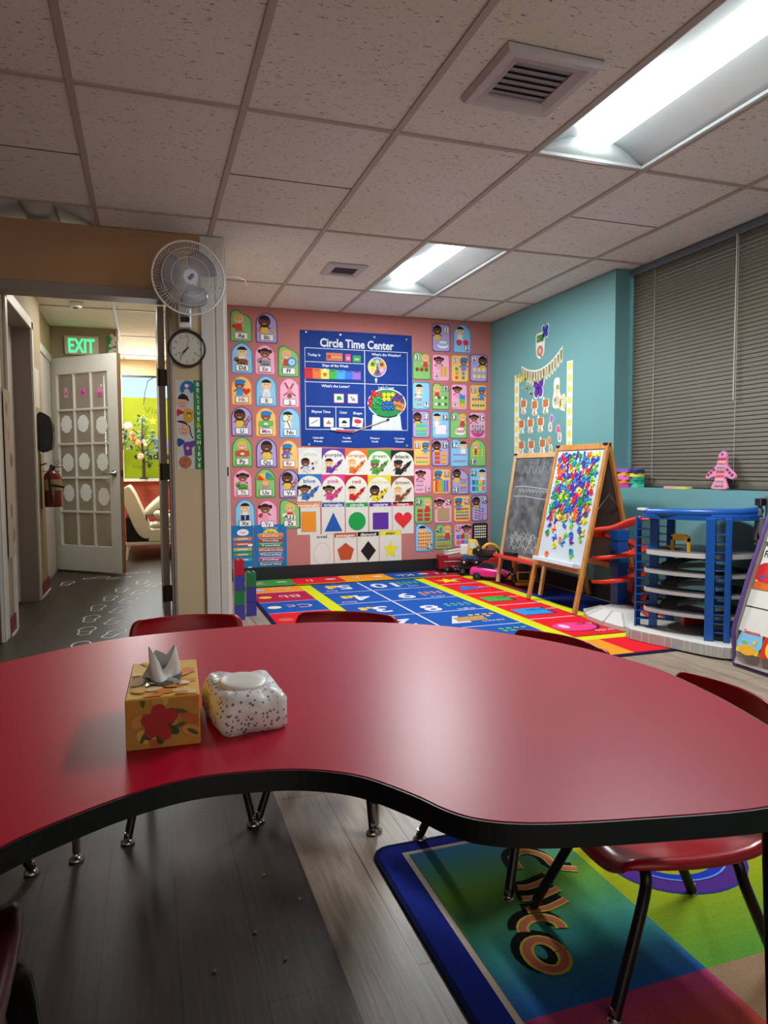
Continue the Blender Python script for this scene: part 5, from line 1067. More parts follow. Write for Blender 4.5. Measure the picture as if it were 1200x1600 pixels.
# yellow tipper
t = thing('toy_tipper_truck', 'yellow and white toy truck perched on a black flatbed beside the fire engine', 'toy truck', (2.755, 5.73, .092), -.5)
b = MB(); b.span(-.06, .07, -.05, .05, .06, .10, P_('blue', '#24508c')); b.span(-.07, .09, -.045, .045, .04, .07, M_black); b.build('chassis', t, bevel=.006)
b = MB(); b.prism([(-.02, .09), (.08, .09), (.085, .15), (.05, .235), (-.02, .235)], -.052, .052, P_('yellow', '#e8b82c'), RX(PI/2)); b.build('cab', t, bevel=.012)
b = MB(); b.prism([(.085, .155), (.055, .225), (.058, .227), (.09, .157)], -.042, .042, P_('window grey', '#c8d4d0', .1), RX(PI/2)); b.span(-.005, .045, -.056, -.05, .16, .215, P_('window grey', '#c8d4d0', .1)); b.build('window', t)
b = MB(); b.span(-.09, -.02, -.05, .05, .10, .19, P_('white', '#d8d8d4')); b.build('hopper', t, bevel=.01)
for x in (-.055, .055):
    for y in (-.05, .05): wheel(t, x, y, .036, .036, .026, '#e8e4dc')
t = thing('toy_flatbed', 'black toy flatbed under the yellow and white toy truck', 'toy truck', (2.755, 5.73, .0105), -.5)
b = MB(); b.span(-.11, .11, -.052, .052, .055, .081, M_black); b.span(-.12, -.09, -.05, .05, .04, .075, P_('blue', '#24508c')); b.build('bed', t, bevel=.004)
for x in (-.07, .07):
    for y in (-.048, .048): wheel(t, x, y, .027, .027, .02)
# red digger with curved yellow boom
t = thing('toy_digger', 'red toy digger with a curved yellow boom behind the pink toy car', 'toy truck', (2.985, 5.775, .0105), -.3)
b = MB(); b.span(-.08, .08, -.05, .05, .05, .14, P_('bright red', '#c8242c')); b.prism([(-.07, .14), (.05, .14), (.02, .22), (-.05, .22)], -.045, .045, P_('bright red', '#c8242c'), RX(PI/2)); b.build('body', t, bevel=.01)
b = MB(); b.tube(smooth([(-.09, 0, .2), (-.04, 0, .255), (.03, 0, .25), (.085, 0, .19)], 4, False), .016, P_('boom yellow', '#e0a82c'), 10); b.build('boom', t)
b = MB(); b.box((.10, 0, .215), (.06, .07, .06), M_black, RY(.3)); b.build('bucket', t, bevel=.01)
for x in (-.055, .055):
    for y in (-.05, .05): wheel(t, x, y, .032, .032, .026, '#c8242c')
def car(name, label, loc, rot, q, L_, hub, flat=.3):
    t = thing(name, label, 'toy car', loc, rot); M = P_('car'+q, q, .22); s = L_/.24
    rows = []
    prof = [(-.12, .03, .062), (-.115, .028, .07), (-.07, .025, .078), (-.02, .025, .075), (.05, .025, .07), (.105, .026, .055), (.12, .03, .045)]
    for x, z0, z1 in prof:
        w = .052*(1-.25*max(0, abs(x)-.08)/.04); rows.append([(x*s, y*s, z*s) for y, z in ((-w*.9, z0), (-w, (z0+z1)/2), (-w*.92, z1-.004), (-w*.6, z1+.003), (0, z1+.006), (w*.6, z1+.003), (w*.92, z1-.004), (w, (z0+z1)/2), (w*.9, z0))])
    b = MB(); b.grid(rows, M); b.add(rows[0], [list(range(9))], M); b.add(rows[-1], [list(range(9))[::-1]], M); b.span(-.11*s, .11*s, -.04*s, .04*s, .022*s, .03*s, M_black); b.build('body', t)
    b = MB(); b.prism([(x*s, z*s) for x, z in ((-.085, .074), (.04, .072), (.015, .10), (-.01, .108), (-.05, .106))], -.038*s, .038*s, P_('dark cabin', '#1c1c22', .15), RX(PI/2)); b.build('cabin', t, bevel=.006*s)
    b = MB(); b.span(.112*s, .122*s, -.035*s, -.018*s, .045*s, .053*s, P_('lamp', '#e8e8e0', .1)); b.span(.112*s, .122*s, .018*s, .035*s, .045*s, .053*s, P_('lamp', '#e8e8e0', .1)); b.build('headlamps', t)
    for x in (-.072, .074):
        for y in (-.047, .047): wheel(t, x*s, y*s, .025*s, .025*s, .02*s, hub)
    return t
car('toy_car', 'hot pink toy car on the rug below the chalkboard', (2.775, 5.385, .0105), (0, 0, -.75), '#d82c84', .33, '#5c5c60')
car('toy_car', 'black toy car with yellow wheels lying upside down on the pink toy car', (2.775, 5.43, .285), (PI, .12, -.5), '#1c1d22', .25, '#e8c83c')
t = thing('toy_loader', 'yellow and black toy loader under the red chalkboard tray', 'toy truck', (2.90, 5.06, .0105), (0, 0, -PI/2-.35))
Y_ = P_('loader yellow', '#d8a01c')
b = MB(); b.span(-.10, .07, -.055, .055, .05, .10, M_black); b.span(-.10, -.02, -.05, .05, .10, .135, Y_); b.build('body', t, bevel=.006)
b = MB(); b.span(-.02, .06, -.045, .045, .10, .175, M_black); b.span(-.025, .065, -.05, .05, .172, .182, Y_); b.build('cab', t, bevel=.004)
b = MB()
for y in (-.05, .05): b.span(.06, .085, y-.006, y+.006, .04, .12, Y_)
b.span(.075, .085, -.056, .056, .108, .12, Y_); b.span(.075, .085, -.056, .056, .04, .052, Y_); b.span(.075, .13, -.07, .07, .012, .035, Y_); b.build('grille_frame', t)
b = MB(); b.prism([(-.1, .12), (-.16, .13), (-.17, .19), (-.1, .185)], -.06, .06, Y_, RX(PI/2)); b.build('dump_bed', t, bevel=.004)
for x in (-.065, .045):
    for y in (-.062, .062): wheel(t, x, y, .036, .036, .03, '#d8a01c')
# building bricks by the door post
def brick(label, loc, rot, w, d, h, q):
    b = MB(); m = P_('brick'+q, q, .25); b.span(-w/2, w/2, -d/2, d/2, 0, h, m)
    for i in range(int(round(w/.032))):
        for j in range(int(round(d/.032))): b.lathe([(.0105, h-.001), (.0105, h+.009), (0, h+.009)], m, 14, T(-w/2+.016+.032*i, -d/2+.016+.032*j, 0))
    tag(b.build('toy_brick', loc=loc, rot=(0, 0, rot)), label, 'toy brick', 'stacked toy bricks by the door post')
h = .097
for q, n, i in (('#3c3f98', 'dark blue', 0), ('#1c7848', 'green', 1), ('#3c3f98', 'dark blue', 2), ('#b01c34', 'red', 3)):
    brick(f'{n} toy brick in the taller tower by the white post, {["bottom one", "second from the floor", "second from the top", "topmost one"][i]}', (.548, 4.56, i*h), 0, .064, .064, h-.002, q)
for q, n, i in (('#3c3f98', 'dark blue', 0), ('#34409c', 'dark blue', 1), ('#1c7848', 'green', 2)):
    brick(f'{n} toy brick in the shorter tower beside the rug, {["bottom one", "middle one", "topmost one"][i]}', (.636, 4.66, i*.096), 0, .064, .064, .094, q)

# ================================================================== TOY GARAGE
Bl = P_('garage blue', '#0f4f9c', .35); Gr = P_('garage grey', '#6c6c70', .45); LG = P_('garage pale grey', '#b4b2b0', .45); Wh = P_('garage white', '#c9c7c2', .45); OrR = P_('track orange red', '#e0361c', .3)
t = thing('toy_garage', 'tall blue and grey multi storey toy car garage in front of the teal wall', 'toy garage', (2.88, 3.08, .0105))
ox, oy = 2.88, 3.08
def G(pts): return [(x-ox, y-oy) for x, y in pts]
base = G([(2.53, 3.22), (2.60, 3.33), (2.78, 3.46), (3.02, 3.47), (3.12, 3.34), (3.12, 2.86), (3.02, 2.76), (2.86, 2.70), (2.72, 2.71), (2.66, 2.80), (2.60, 2.98)])
b = MB(); b.prism(smooth(base, 2), .0, .055, LG, top=Wh)
for i in range(46):
    q = smooth(base, 6); p0, p1 = q[i*len(q)//46 % len(q)], q[(i*len(q)//46+1) % len(q)]
    b.box((p0[0], p0[1], .026), (.006, .006, .05), Wh)
b.build('base', t)
b = MB(); b.lathe([(0, .056), (.17, .056), (.17, .058), (0, .0581)], Gr, 30, T(.02, .02, 0)); b.span(-.02, .13, .10, .13, .058, .12, OrR); b.span(-.05, .1, -.16, -.09, .058, .14, mat('garage dark wall', '#77736f', .6)); b.build('ground_floor', t)
def tower(x, y, ang, h0, h1):
    M = T(x-ox, y-oy, 0) @ RZ(ang); b = MB()
    b.span(-.060, -.050, -.035, .035, h0, h1, Bl, M); b.span(.016, .060, -.035, .035, h0, h1, Bl, M)
    b.span(-.052, -.03, .028, .035, h0, h1, Bl, M); b.build('tower_post', t, bevel=.002, seg=1)
    b = MB(); n = int((h1-h0)/.046)
    for i in range(1, n): b.span(-.052, .018, -.034, .030, h0+i*.046-.002, h0+i*.046+.002, Bl, M)
    b.build('tower_shelves', t)
dirc = math.atan2(-.15, -.05)
tower(2.665, 3.265, -.72, .055, .675); tower(2.775, 2.85, -.85+PI, .055, .69); tower(2.885, 3.385, -.8, .055, .675)
deck = [(2.59, 3.20), (2.64, 3.27), (2.75, 3.33), (2.95, 3.38), (3.10, 3.33), (3.12, 3.05), (3.06, 2.85), (2.92, 2.80), (2.78, 2.84), (2.68, 2.95), (2.615, 3.08)]
D = smooth(G(deck), 3)
b = MB(); b.prism(D, .675, .70, Bl); b.prism([(x*.93, y*.93) for x, y in D], .70, .706, P_('garage blue light', '#1464b8', .4))
b.tube([(-.26, .14, .705), (-.26, .0, .71), (-.16, -.16, .715), (.0, -.24, .715), (.17, -.22, .72)], .022, Bl, 8)
b.build('roof_deck', t)
b = MB(); b.box((-.27, .155, .722), (.03, .06, .012), P_('white clip', '#e8e8e8')); b.build('roof_clip', t)
b = MB(); b.prism([(x*.92, y*.92) for x, y in D], .475, .50, Wh, top=Gr); b.build('upper_deck', t)
b = MB(); A_ = [(-.10, -.055), (-.10, .055)]
b.span(-.16, -.148, -.075, -.063, .50, .575, P_('gate yellow', '#e8ac1c')); b.span(-.16, -.148, .047, .059, .50, .575, P_('gate yellow', '#e8ac1c')); b.prism([(-.075, .555), (.059, .555), (.059, .58), (.03, .592), (-.045, .592), (-.075, .58)], -.006, .006, P_('gate yellow', '#e8ac1c'), T(-.154, 0, 0) @ Matrix(((0, 0, 1, 0), (1, 0, 0, 0), (0, 1, 0, 0), (0, 0, 0, 1))))
b.box((-.12, .09, .508), (.05, .09, .008), P_('gate yellow', '#e8ac1c')); b.build('entry_gate', t)
for k, z in enumerate((.375, .27, .16)):
    b = MB(); outer = [(x*.95, y*.95) for x, y in D]
    n = len(D); inner = [(x*.5+.02, y*.5+.01) for x, y in D]
    for zz, mm in ((z, LG),):
        vs = [(*p, z) for p in outer]+[(*p, z+.018) for p in outer]+[(*p, z+.018) for p in inner]+[(*p, z) for p in inner]
        fs = []
        for i in range(n):
            j = (i+1) % n
            for q in range(4): fs.append((q*n+i, q*n+j, ((q+1) % 4)*n+j, ((q+1) % 4)*n+i))
        b.add(vs, fs, LG)
    b.add([(*[c*.93/.95 for c in p], z+.0195) for p in outer]+[(*p, z+.0195) for p in inner], [(i, (i+1) % n, n+(i+1) % n, n+i) for i in range(n)], mat('garage road', '#4a4a4e', .6))
    b.build('ramp_deck', t)
    b = MB(); rp = smooth([(-.17, .05, z+.02), (-.10, .13, z+.03), (.02, .15, z+.045), (.10, .05, z+.06), (.02, -.04, z+.065)], 4, False)
    rows = []
    for i, p in enumerate(rp):
        q = rp[min(i+1, len(rp)-1)]; o = rp[max(i-1, 0)]; dx, dy = q[0]-o[0], q[1]-o[1]; d = math.hypot(dx, dy); nx, ny = -dy/d*.04, dx/d*.04
        rows.append([(p[0]+nx, p[1]+ny, p[2]+.012), (p[0]+nx*.9, p[1]+ny*.9, p[2]), (p[0]-nx*.9, p[1]-ny*.9, p[2]), (p[0]-nx, p[1]-ny, p[2]+.012)])
    b.grid(rows, mat('garage ramp', '#555559', .55)); b.build('ramp', t, solid=.004)
# spiral track
t = thing('toy_spiral_track', 'blue toy tower with a spiral orange red track on a white base beside the garage', 'toy track', (2.91, 3.83, .0105))
b = MB(); hx = [(-.30, -.08), (-.22, .07), (-.05, .10), (.12, .07), (.14, -.10), (.06, -.30), (-.05, -.42), (-.30, -.45), (-.32, -.28)]
b.prism(hx, 0, .025, Wh); vs = [(*p, .025) for p in hx]; k = [(p[0]*.5-.04, p[1]*.5-.06, .065) for p in hx]; n = len(hx)
b.add(vs+k, [(i, (i+1) % n, n+(i+1) % n, n+i) for i in range(n)], Wh); b.add(k, [list(range(n))], Wh)
for i in range(0, n): b.tube([(*hx[i], .026), k[i]], .006, LG, 6)
b.build('base', t)
b = MB(); b.span(-.038, .038, -.038, .038, .05, .54, Bl); b.span(-.044, .044, -.044, .044, .30, .34, Bl); b.span(-.044, .044, -.044, .044, .48, .55, Bl); b.build('column', t, bevel=.004)
def track(path, nm='track'):
    rows = []
    for i, p in enumerate(path):
        q = path[min(i+1, len(path)-1)]; o = path[max(i-1, 0)]; dx, dy = q[0]-o[0], q[1]-o[1]; d = math.hypot(dx, dy) or 1; nx, ny = -dy/d*.038, dx/d*.038
        rows.append([(p[0]+nx, p[1]+ny, p[2]+.022), (p[0]+nx, p[1]+ny, p[2]), (p[0]-nx, p[1]-ny, p[2]), (p[0]-nx, p[1]-ny, p[2]+.022)])
    b = MB(); b.grid(rows, OrR); b.build(nm, t, solid=.004)
hel = [(.125*math.cos(a_)*1.05, .125*math.sin(a_)*1.1, .10+.155*(a_+1.2)/(2*PI)) for a_ in [-1.2+i*.22 for i in range(75)]]
hel = [p for p in hel if p[2] < .53]
track(hel); e = hel[-1]
track(smooth([e, (-.14, .0, .545), (-.17, -.2, .575), (-.22, -.43, .635), (-.22, -.52, .655)], 6, False), 'bridge_track')
track(smooth([hel[0], (.02, -.22, .075), (-.02, -.36, .05), (-.03, -.40, .05)], 5, False), 'exit_track')
# grey lift tower with little red cars
t = thing('toy_lift_tower', 'grey domed toy lift tower standing behind the right side of the garage', 'toy tower', (3.085, 2.95-.16, 0))
b = MB(); b.lathe([(.045, 0), (.045, .05), (.036, .06), (.036, .56), (.052, .60), (.052, .79), (.056, .80), (.05, .825), (.02, .84), (0, .842)], Gr, 24); b.build('shaft', t)
b = MB(); b.span(-.075, -.06, .03, .05, .0, .76, Gr); b.span(.0, .015, -.085, -.07, .0, .80, Gr); b.span(-.09, -.05, .0, .055, .58, .70, Gr); b.span(-.085, -.045, .02, .06, .76, .80, M_black)
for i in range(9): b.box((-.06, .03, .08+.06*i), (.05, .06, .008), Gr)
b.build('lift_frame', t, bevel=.002, seg=1)
b = MB(); b.span(-.09, -.055, -.07, .03, .585, .605, P_('lift orange', '#e0481c')); b.span(-.095, -.06, -.075, -.04, .56, .64, P_('lift orange', '#e0481c')); b.span(-.09, -.05, .02, .035, .57, .62, P_('lift orange', '#e0481c')); b.build('lift_cradle', t, bevel=.003)
for k, z in enumerate((.47, .36, .25, .14)):
    c = thing('toy_mini_car', f'small red toy car parked on the grey lift tower, {["uppermost", "second from the top", "third from the top", "lowest"][k]} one', 'toy car', (3.025-.02, 2.825, z), (0, 0, 0), 'red cars on the lift tower')
    R2 = P_('mini red', '#c8241c'); b = MB(); b.span(-.018, .018, -.032, .032, .008, .03, R2); b.prism([(-.02, .03), (.018, .03), (.008, .048), (-.012, .048)], -.016, .016, R2, Matrix(((0, 0, 1, 0), (1, 0, 0, 0), (0, 1, 0, 0), (0, 0, 0, 1)))); b.build('body', c, bevel=.004)
    for x in (-.02, .02):
        for y in (-.02, .02): b = MB(); b.lathe([(0, -.004), (.009, -.004), (.009, .004), (0, .004)], M_tyre, 12, T(x, y, .009) @ RY(PI/2)); b.build('wheel', c)

# ================================================================== LEDGE AND BLIND
M_slat = mat('grey brown blind slat', '#625b4f', .5, var=.05, scale=4, spec=.25)
t = thing('window_blind', 'closed grey brown horizontal blind filling the right hand window', 'blind', (3.30, 2.62, 0))
b = MB(); y0, y1 = -1.6, 1.60; n = 57; p = (2.30-.87)/n
for i in range(n+1):
    z = .872+i*p; rows = [[(-.0055, y0, z-.0135), (-.0055, y1, z-.0135)], [(-.0020, y0, z-.001), (-.0020, y1, z-.001)], [(.0030, y0, z+.0145), (.0030, y1, z+.0145)]]; b.grid(rows, M_slat)
b.build('slats', t)
b = MB(); b.span(-.022, .02, y0, y1, 2.305, 2.35, mat('dark blind headrail', '#565e68', .4)); b.build('headrail', t, bevel=.003)
b = MB(); b.span(-.014, .012, y0, y1, .832, .858, M_slat); b.build('bottom_rail', t, bevel=.003)
b = MB()
for y in (1.37, .66, .0, -.66): b.tube([(-.013, y, .86), (-.013, y, 2.31)], .0016, mat('blind cord', '#b8b0a2', .7), 5)
b.build('ladder_cords', t)
b = MB(); b.tube([(-.026, .66, 2.31), (-.028, .66, 1.35)], .004, mat('blind cord', '#b8b0a2', .7), 6); b.build('wand', t)
PH = .826
r = random.Random(8)
SQ = [('#8c5cb0', 'purple'), ('#f0a03c', 'orange'), ('#d870c0', 'pink'), ('#e8802c', 'dark orange'), ('#c83ca0', 'magenta')]
TL = ['#1c2f5c', '#e8d03c', '#2c9c84', '#2ca08c', '#4cc0a0']
for k in range(5):
    a = Art(.026, ink=lambda q: mat('foam'+q, q, .8)); o = [(-.06, -.065), (-.015, -.065), (-.015, -.05), (.015, -.05), (.015, -.065), (.06, -.065), (.06, .065), (-.06, .065)]
    a.base(o, SQ[k][0]); tag(a.build('foam_tile', loc=(3.220+.004*(k % 2), 4.155+.006*(k % 2), PH+.0264*(4-k)), rot=(0, 0, .1*(-1)**k)), f'{SQ[k][1]} foam tile in the stack on the teal ledge behind the magnet easel', 'foam tile', 'foam tiles stacked on the ledge')
    a = Art(.024, ink=lambda q: mat('foam'+q, q, .8)); a.base(rrect(0, 0, .07, .09, .02), TL[k]); tag(a.build('foam_piece', loc=(3.215, 4.045+.006*(k % 2), PH+.0245*(4-k)), rot=(0, 0, -.2*(-1)**k)), f'{["navy", "yellow", "teal", "sea green", "mint"][k]} foam piece stacked at the right of the foam tiles on the ledge', 'foam piece', 'foam pieces stacked on the ledge')
for k, (q, n, y, w) in enumerate((('#d8a098', 'salmon', 3.70, .10), ('#d0c06c', 'yellow', 3.60, .11))):
    a = Art(.014, ink=lambda q: mat('foam'+q, q, .8)); a.base(smooth([(-w/2, -.03), (-.02, -.025), (w/2, -.03), (w/2-.005, .02), (0, .03), (-w/2, .02)], 3), q); tag(a.build('foam_shape', loc=(3.20, y, PH), rot=(0, 0, PI/2)), f'flat {n} foam shape lying on the teal ledge', 'foam shape', 'foam shapes on the ledge')
# bubble popper rocket
t = thing('bubble_popper', 'pink rocket shaped bubble popper toy propped on the ledge against the blind', 'toy', (3.225, 3.32, PH-.001), (0, .12, 0))
pk = mat('pink silicone', '#dc88a8', .4, bump=.05)
o = [(-.03, .235-.0), (0, .26), (.03, .235), (.038, .165), (.10, .115), (.115, .085), (.09, .07), (.04, .09), (.04, .065), (.055, .035), (.055, .005), (-.055, .005), (-.055, .035), (-.04, .065), (-.04, .09), (-.09, .07), (-.115, .085), (-.10, .115), (-.038, .165)]
TM = Matrix(((0, 0, -1, 0), (-1, 0, 0, 0), (0, 1, 0, 0), (0, 0, 0, 1)))
b = MB(); b.prism([(x, y*.9) for x, y in smooth(o, 2)], -.010, .010, pk, TM); b.build('body', t, bevel=.003, seg=1)
for x, y, q in [(0, .215, '#5c6cb0')]+[(.022*i, .187, '#c8286c') for i in (-1, 0, 1)]+[(.022*i, .162, '#e0a080') for i in (-1, 0, 1)]+[(.022*i, .138, '#b0a0b0') for i in (-1, 0, 1)]+[(.022*i, .112, '#a07868') for i in (-1, 0, 1)]+[(.02*i, .087, '#f06c4c') for i in (-1, 0, 1)]+[(.022*i, .058, '#e8a8c8') for i in (-1, 0, 1)]+[(.022*i, .028, '#a89888') for i in (-1, 0, 1)]+[(s*(.052+.02*i), .122-.016*i, '#8c2c6c') for s in (-1, 1) for i in range(3)]:
    b = MB(); b.lathe([(.0095, .0), (.0085, .004), (.004, .006), (0, .0065)], mat('bubble'+q, q, .35), 12, TM @ T(x, y, .010)); b.build('bubble', t)

# ================================================================== BOOK RACK
M_rk = mat('grey laminate rack', '#a59c98', .5, scale=10); M_pur = mat('purple edge band', '#57407c', .4, scale=20); M_pock = mat('white rack pocket', '#d2d0ca', .35, scale=10)
t = thing('book_rack', 'grey sloping book rack with purple edging at the right edge of the room', 'book rack', (2.68, 2.64, 0))
prof = [(.0, .004), (-.012, .17), (.075, .434), (.175, .673), (.26, .90), (.40, .90), (.40, .004)]
RZX = lambda y: Matrix(((1, 0, 0, 0), (0, 0, -1, y), (0, 1, 0, 0), (0, 0, 0, 1)))
for y in (0., -1.18):
    b = MB(); b.prism(prof, -.009, .009, M_rk, RZX(y)); b.build('side_panel', t)
    b = MB(); b.tube([(x, y, z) for x, z in prof], .011, M_pur, 8, None, True); b.build('edge_band', t)
b = MB(); b.span(.0, .40, -1.17, -.01, .004, .02, M_rk); b.span(.38, .395, -1.17, -.01, .02, .90, M_rk); b.build('carcass', t)
b = MB(); b.span(-.004, .012, -1.17, -.01, .01, .125, M_rk); b.build('front_lip', t); b = MB(); b.tube([(0, -.01, .006), (0, -1.17, .006)], .010, M_pur, 8); b.build('edge_band', t)
SL = .375                                   # the display slopes back with the side panels
FX = lambda z: 2.668+SL*(z-.174)-2.68
b = MB(); b.prism([(FX(.02)+.055, .02), (FX(.02)+.065, .02), (FX(.88)+.065, .88), (FX(.88)+.055, .88)], .01, 1.17, M_rk, RX(PI/2)); b.build('back_slope', t)
for z0, z1 in ((.178, .288), (.296, .372), (.60, .68)):
    b = MB(); b.prism([(FX(z0)+.018, z0), (FX(z0)+.026, z0), (FX(z1)+.026, z1), (FX(z1)+.018, z1)], .012, 1.168, M_pock, RX(PI/2)); b.build('pocket', t)
def book(label, xw, y, z, lean, w, h, cov, draw):
    """cover faces -X, leaning back by lean"""
    t = thing('picture_book', label, 'book', (xw, y, z), (0, lean, 0), 'picture books on the rack')
    a = Art(.001); a.base(rect(0, h/2, w, h), cov); draw(a); a.build('cover', t, rot=TEAL)
    b = MB(); b.span(.0, .012, -w/2+.003, w/2-.003, .003, h-.003, mat('book pages', '#d8d2c4', .8)); b.build('pages', t)
    b = MB(); b.span(.012, .014, -w/2, w/2, 0, h, pap(cov)); b.build('back_cover', t)
def bk1(a):
    k_ = len(a.v)
    a.poly(smooth([(-.07, .03), (.07, .03), (.075, .1), (.03, .155), (-.03, .165), (-.07, .12)], 3), '#7cb4d8', 1); a.text('Seasons', 0, .125, .022, '#c8382c', 3, w=.11, bold=.03)
    a.circ(.0, .02, .055, '#e0a02c', 2, 20, .03); a.poly(circ(-.03, .06, .022, 12, .010), '#7cab4c', 2)
    a.poly(star(.035, .07, .02, 6), '#d8c83c', 4)
    a.v = a.v[:k_]+[(x*.85, y*.82, z) for x, y, z in a.v[k_:]]
book('picture book titled Seasons with a blue sky cover in the lowest pocket of the rack', 2.655, 2.548, .085, .358, .125, .140, '#e0b82c', bk1)
book('red and yellow picture book beside the Seasons book in the rack', 2.655, 2.405, .085, .358, .14, .14, '#c8301c', lambda a: (a.circ(0, .05, .05, '#e8c02c', 1), a.rect(0, .13, .12, .03, '#e8c02c', 1)))
def bk2(a):
    k_ = len(a.v)
    a.text('Fox', -.068, .225, .045, '#1a1a1c', 2, w=.062, bold=.02); a.poly(smooth([(-.11, .06), (-.11, .15), (-.02, .175), (.06, .13), (.1, .14), (.1, .03), (0, .04)], 3), '#c8282c', 1); a.poly([(-.11, .0), (.11, .0), (.11, .04), (-.11, .05)], '#d0642c', 1); a.poly(star(-.07, .08, .022, 5), '#2c5cb0', 2)
    a.v = a.v[:k_]+[(x*.88, y*.79, z) for x, y, z in a.v[k_:]]
book('white picture book with the word Fox high on the rack', 2.766, 2.528, .375, .358, .19, .215, '#dedcd4', bk2)
book('pale picture book lying low in the middle pocket of the rack', 2.727, 2.50, .262, .358, .19, .045, '#c9a878', lambda a: (a.rect(-.04, .036, .08, .012, '#3c70a8', 1), a.rect(.05, .036, .07, .012, '#a8548c', 1)))
# ================================================================== TABLE
out = [(.03, 1.803), (.259, 1.812), (.489, 1.774), (.721, 1.631), (.874, 1.423), (.954, 1.184), (.946, .996), (.907, .826), (.86, .712), (.79, .642), (.688, .618), (.528, .645), (.417, .672), (.357, .700), (.325, .735), (.298, .792), (.253, .861), (.194, .902), (.128, .921), (.046, .926), (-.031, .903), (-.1, .863), (-.158, .818), (-.22, .74), (-.30, .65), (-.42, .585), (-.56, .60), (-.68, .70), (-.75, .87), (-.76, 1.08), (-.69, 1.29), (-.54, 1.47), (-.3, 1.64), (-.12, 1.765)]
o2 = smooth(out, 5)
TZ = .56
M_lam = mat('red table laminate', '#b0072f', .35, var=.05, scale=7, spec=.24)
M_edge = mat('black table edge', '#0c0c0e', .4)
t = thing('kidney_table', 'large red kidney shaped activity table with a black edge', 'table', (.06, 1.2, 0))
q = [(x-.06, y-1.2) for x, y in o2]
ins = []
n = len(q)
for i in range(n):
    a_, b_ = q[i-1], q[(i+1) % n]; dx, dy = b_[0]-a_[0], b_[1]-a_[1]; d = math.hypot(dx, dy); ins.append((q[i][0]+dy/d*.004, q[i][1]-dx/d*.004))
sgn = sum(p[0]*r_[1]-p[1]*r_[0] for p, r_ in zip(q, q[1:]+q[:1]))
if sgn > 0: ins = [(2*p[0]-r_[0], 2*p[1]-r_[1]) for p, r_ in zip(q, ins)]
b = MB(); b.prism(ins, TZ-.006, TZ, M_lam); b.build('tabletop', t)
b = MB(); b.prism(q, TZ-.029, TZ-.0062, M_edge)
vs = [(*p, TZ-.0062) for p in q]+[(*p, TZ-.001) for p in q]+[(*p, TZ-.0012) for p in ins]
b.add(vs, [(k*n+i, k*n+(i+1) % n, (k+1)*n+(i+1) % n, (k+1)*n+i) for k in (0, 1) for i in range(n)], M_edge); b.build('edge_band', t)
def glide(M=None): return MB().lathe([(0, 0), (.017, 0), (.018, .006), (.010, .012), (.007, .016), (.007, .03)], M_chrome, 14, M)
for x, y in ((.553, 1.725), (-.187, 1.838), (.912, .80), (-.68, .84)):
    top = (x*.985-.06, (y-1.2)*.97, TZ-.03) if y < 1 else (x*.97-.06+.004, (y-1.2)*.92, TZ-.03)
    b = MB(); f = Vector((x-.06, y-1.2, 0)); d = Vector(top)-f
    b.tube([f+d*.16, f+d*.99], [.0105, .016], M_black, 12); leg = b.build('leg', t)
    b = glide(T(*f)); b.tube([f+Vector((0, 0, .022)), f+d*.17], .0095, M_chrome, 12); b.build('glide', leg)
# ================================================================== CHAIRS
M_sh = mat('red chair plastic', '#a1141f', .28, var=.04, scale=9, spec=.5)
M_leg = mat('dark chair steel', '#1d1a1a', .3, metal=.5)
def shell(W, D, sz, bz):
    """rows of a one-piece curved shell from the front lip to the top of the back"""
    P = [(.5, -.035, .88), (.50, -.012, .94), (.46, .0, .98), (.25, -.008, 1.), (.0, -.016, 1.), (-.25, -.012, .98), (-.38, .004, .95), (-.46, .035, .92), (-.5, .075, .90), (-.525, .12, .93), (-.55, .16, .95), (-.575, .192, .93), (-.585, .208, .86), (-.587, .214, .74)]
    top = .214; rows = []
    for f, dz, wf in P:
        z = sz+(dz if dz < .05 else dz/top*(bz-sz)); row = []
        for j in range(13):
            u = -1+2*j/12; lip = .032*abs(u)**4 if dz < .05 else 0
            yy = f*D+(.045*u*u*(1 if dz > .05 else 0)); row.append((u*W/2*wf, yy, z+lip))
        e = .020*W/.35*(.15 if len(rows) == 0 else .5 if len(rows) == 1 else 1); row = [(row[0][0]-e*.35, row[0][1], row[0][2]-e) if dz < .05 else (row[0][0]-e*.2, row[0][1]-e*.8, row[0][2])]+row+[(row[-1][0]+e*.35, row[-1][1], row[-1][2]-e) if dz < .05 else (row[-1][0]+e*.2, row[-1][1]-e*.8, row[-1][2])]
        rows.append(row)
    return rows
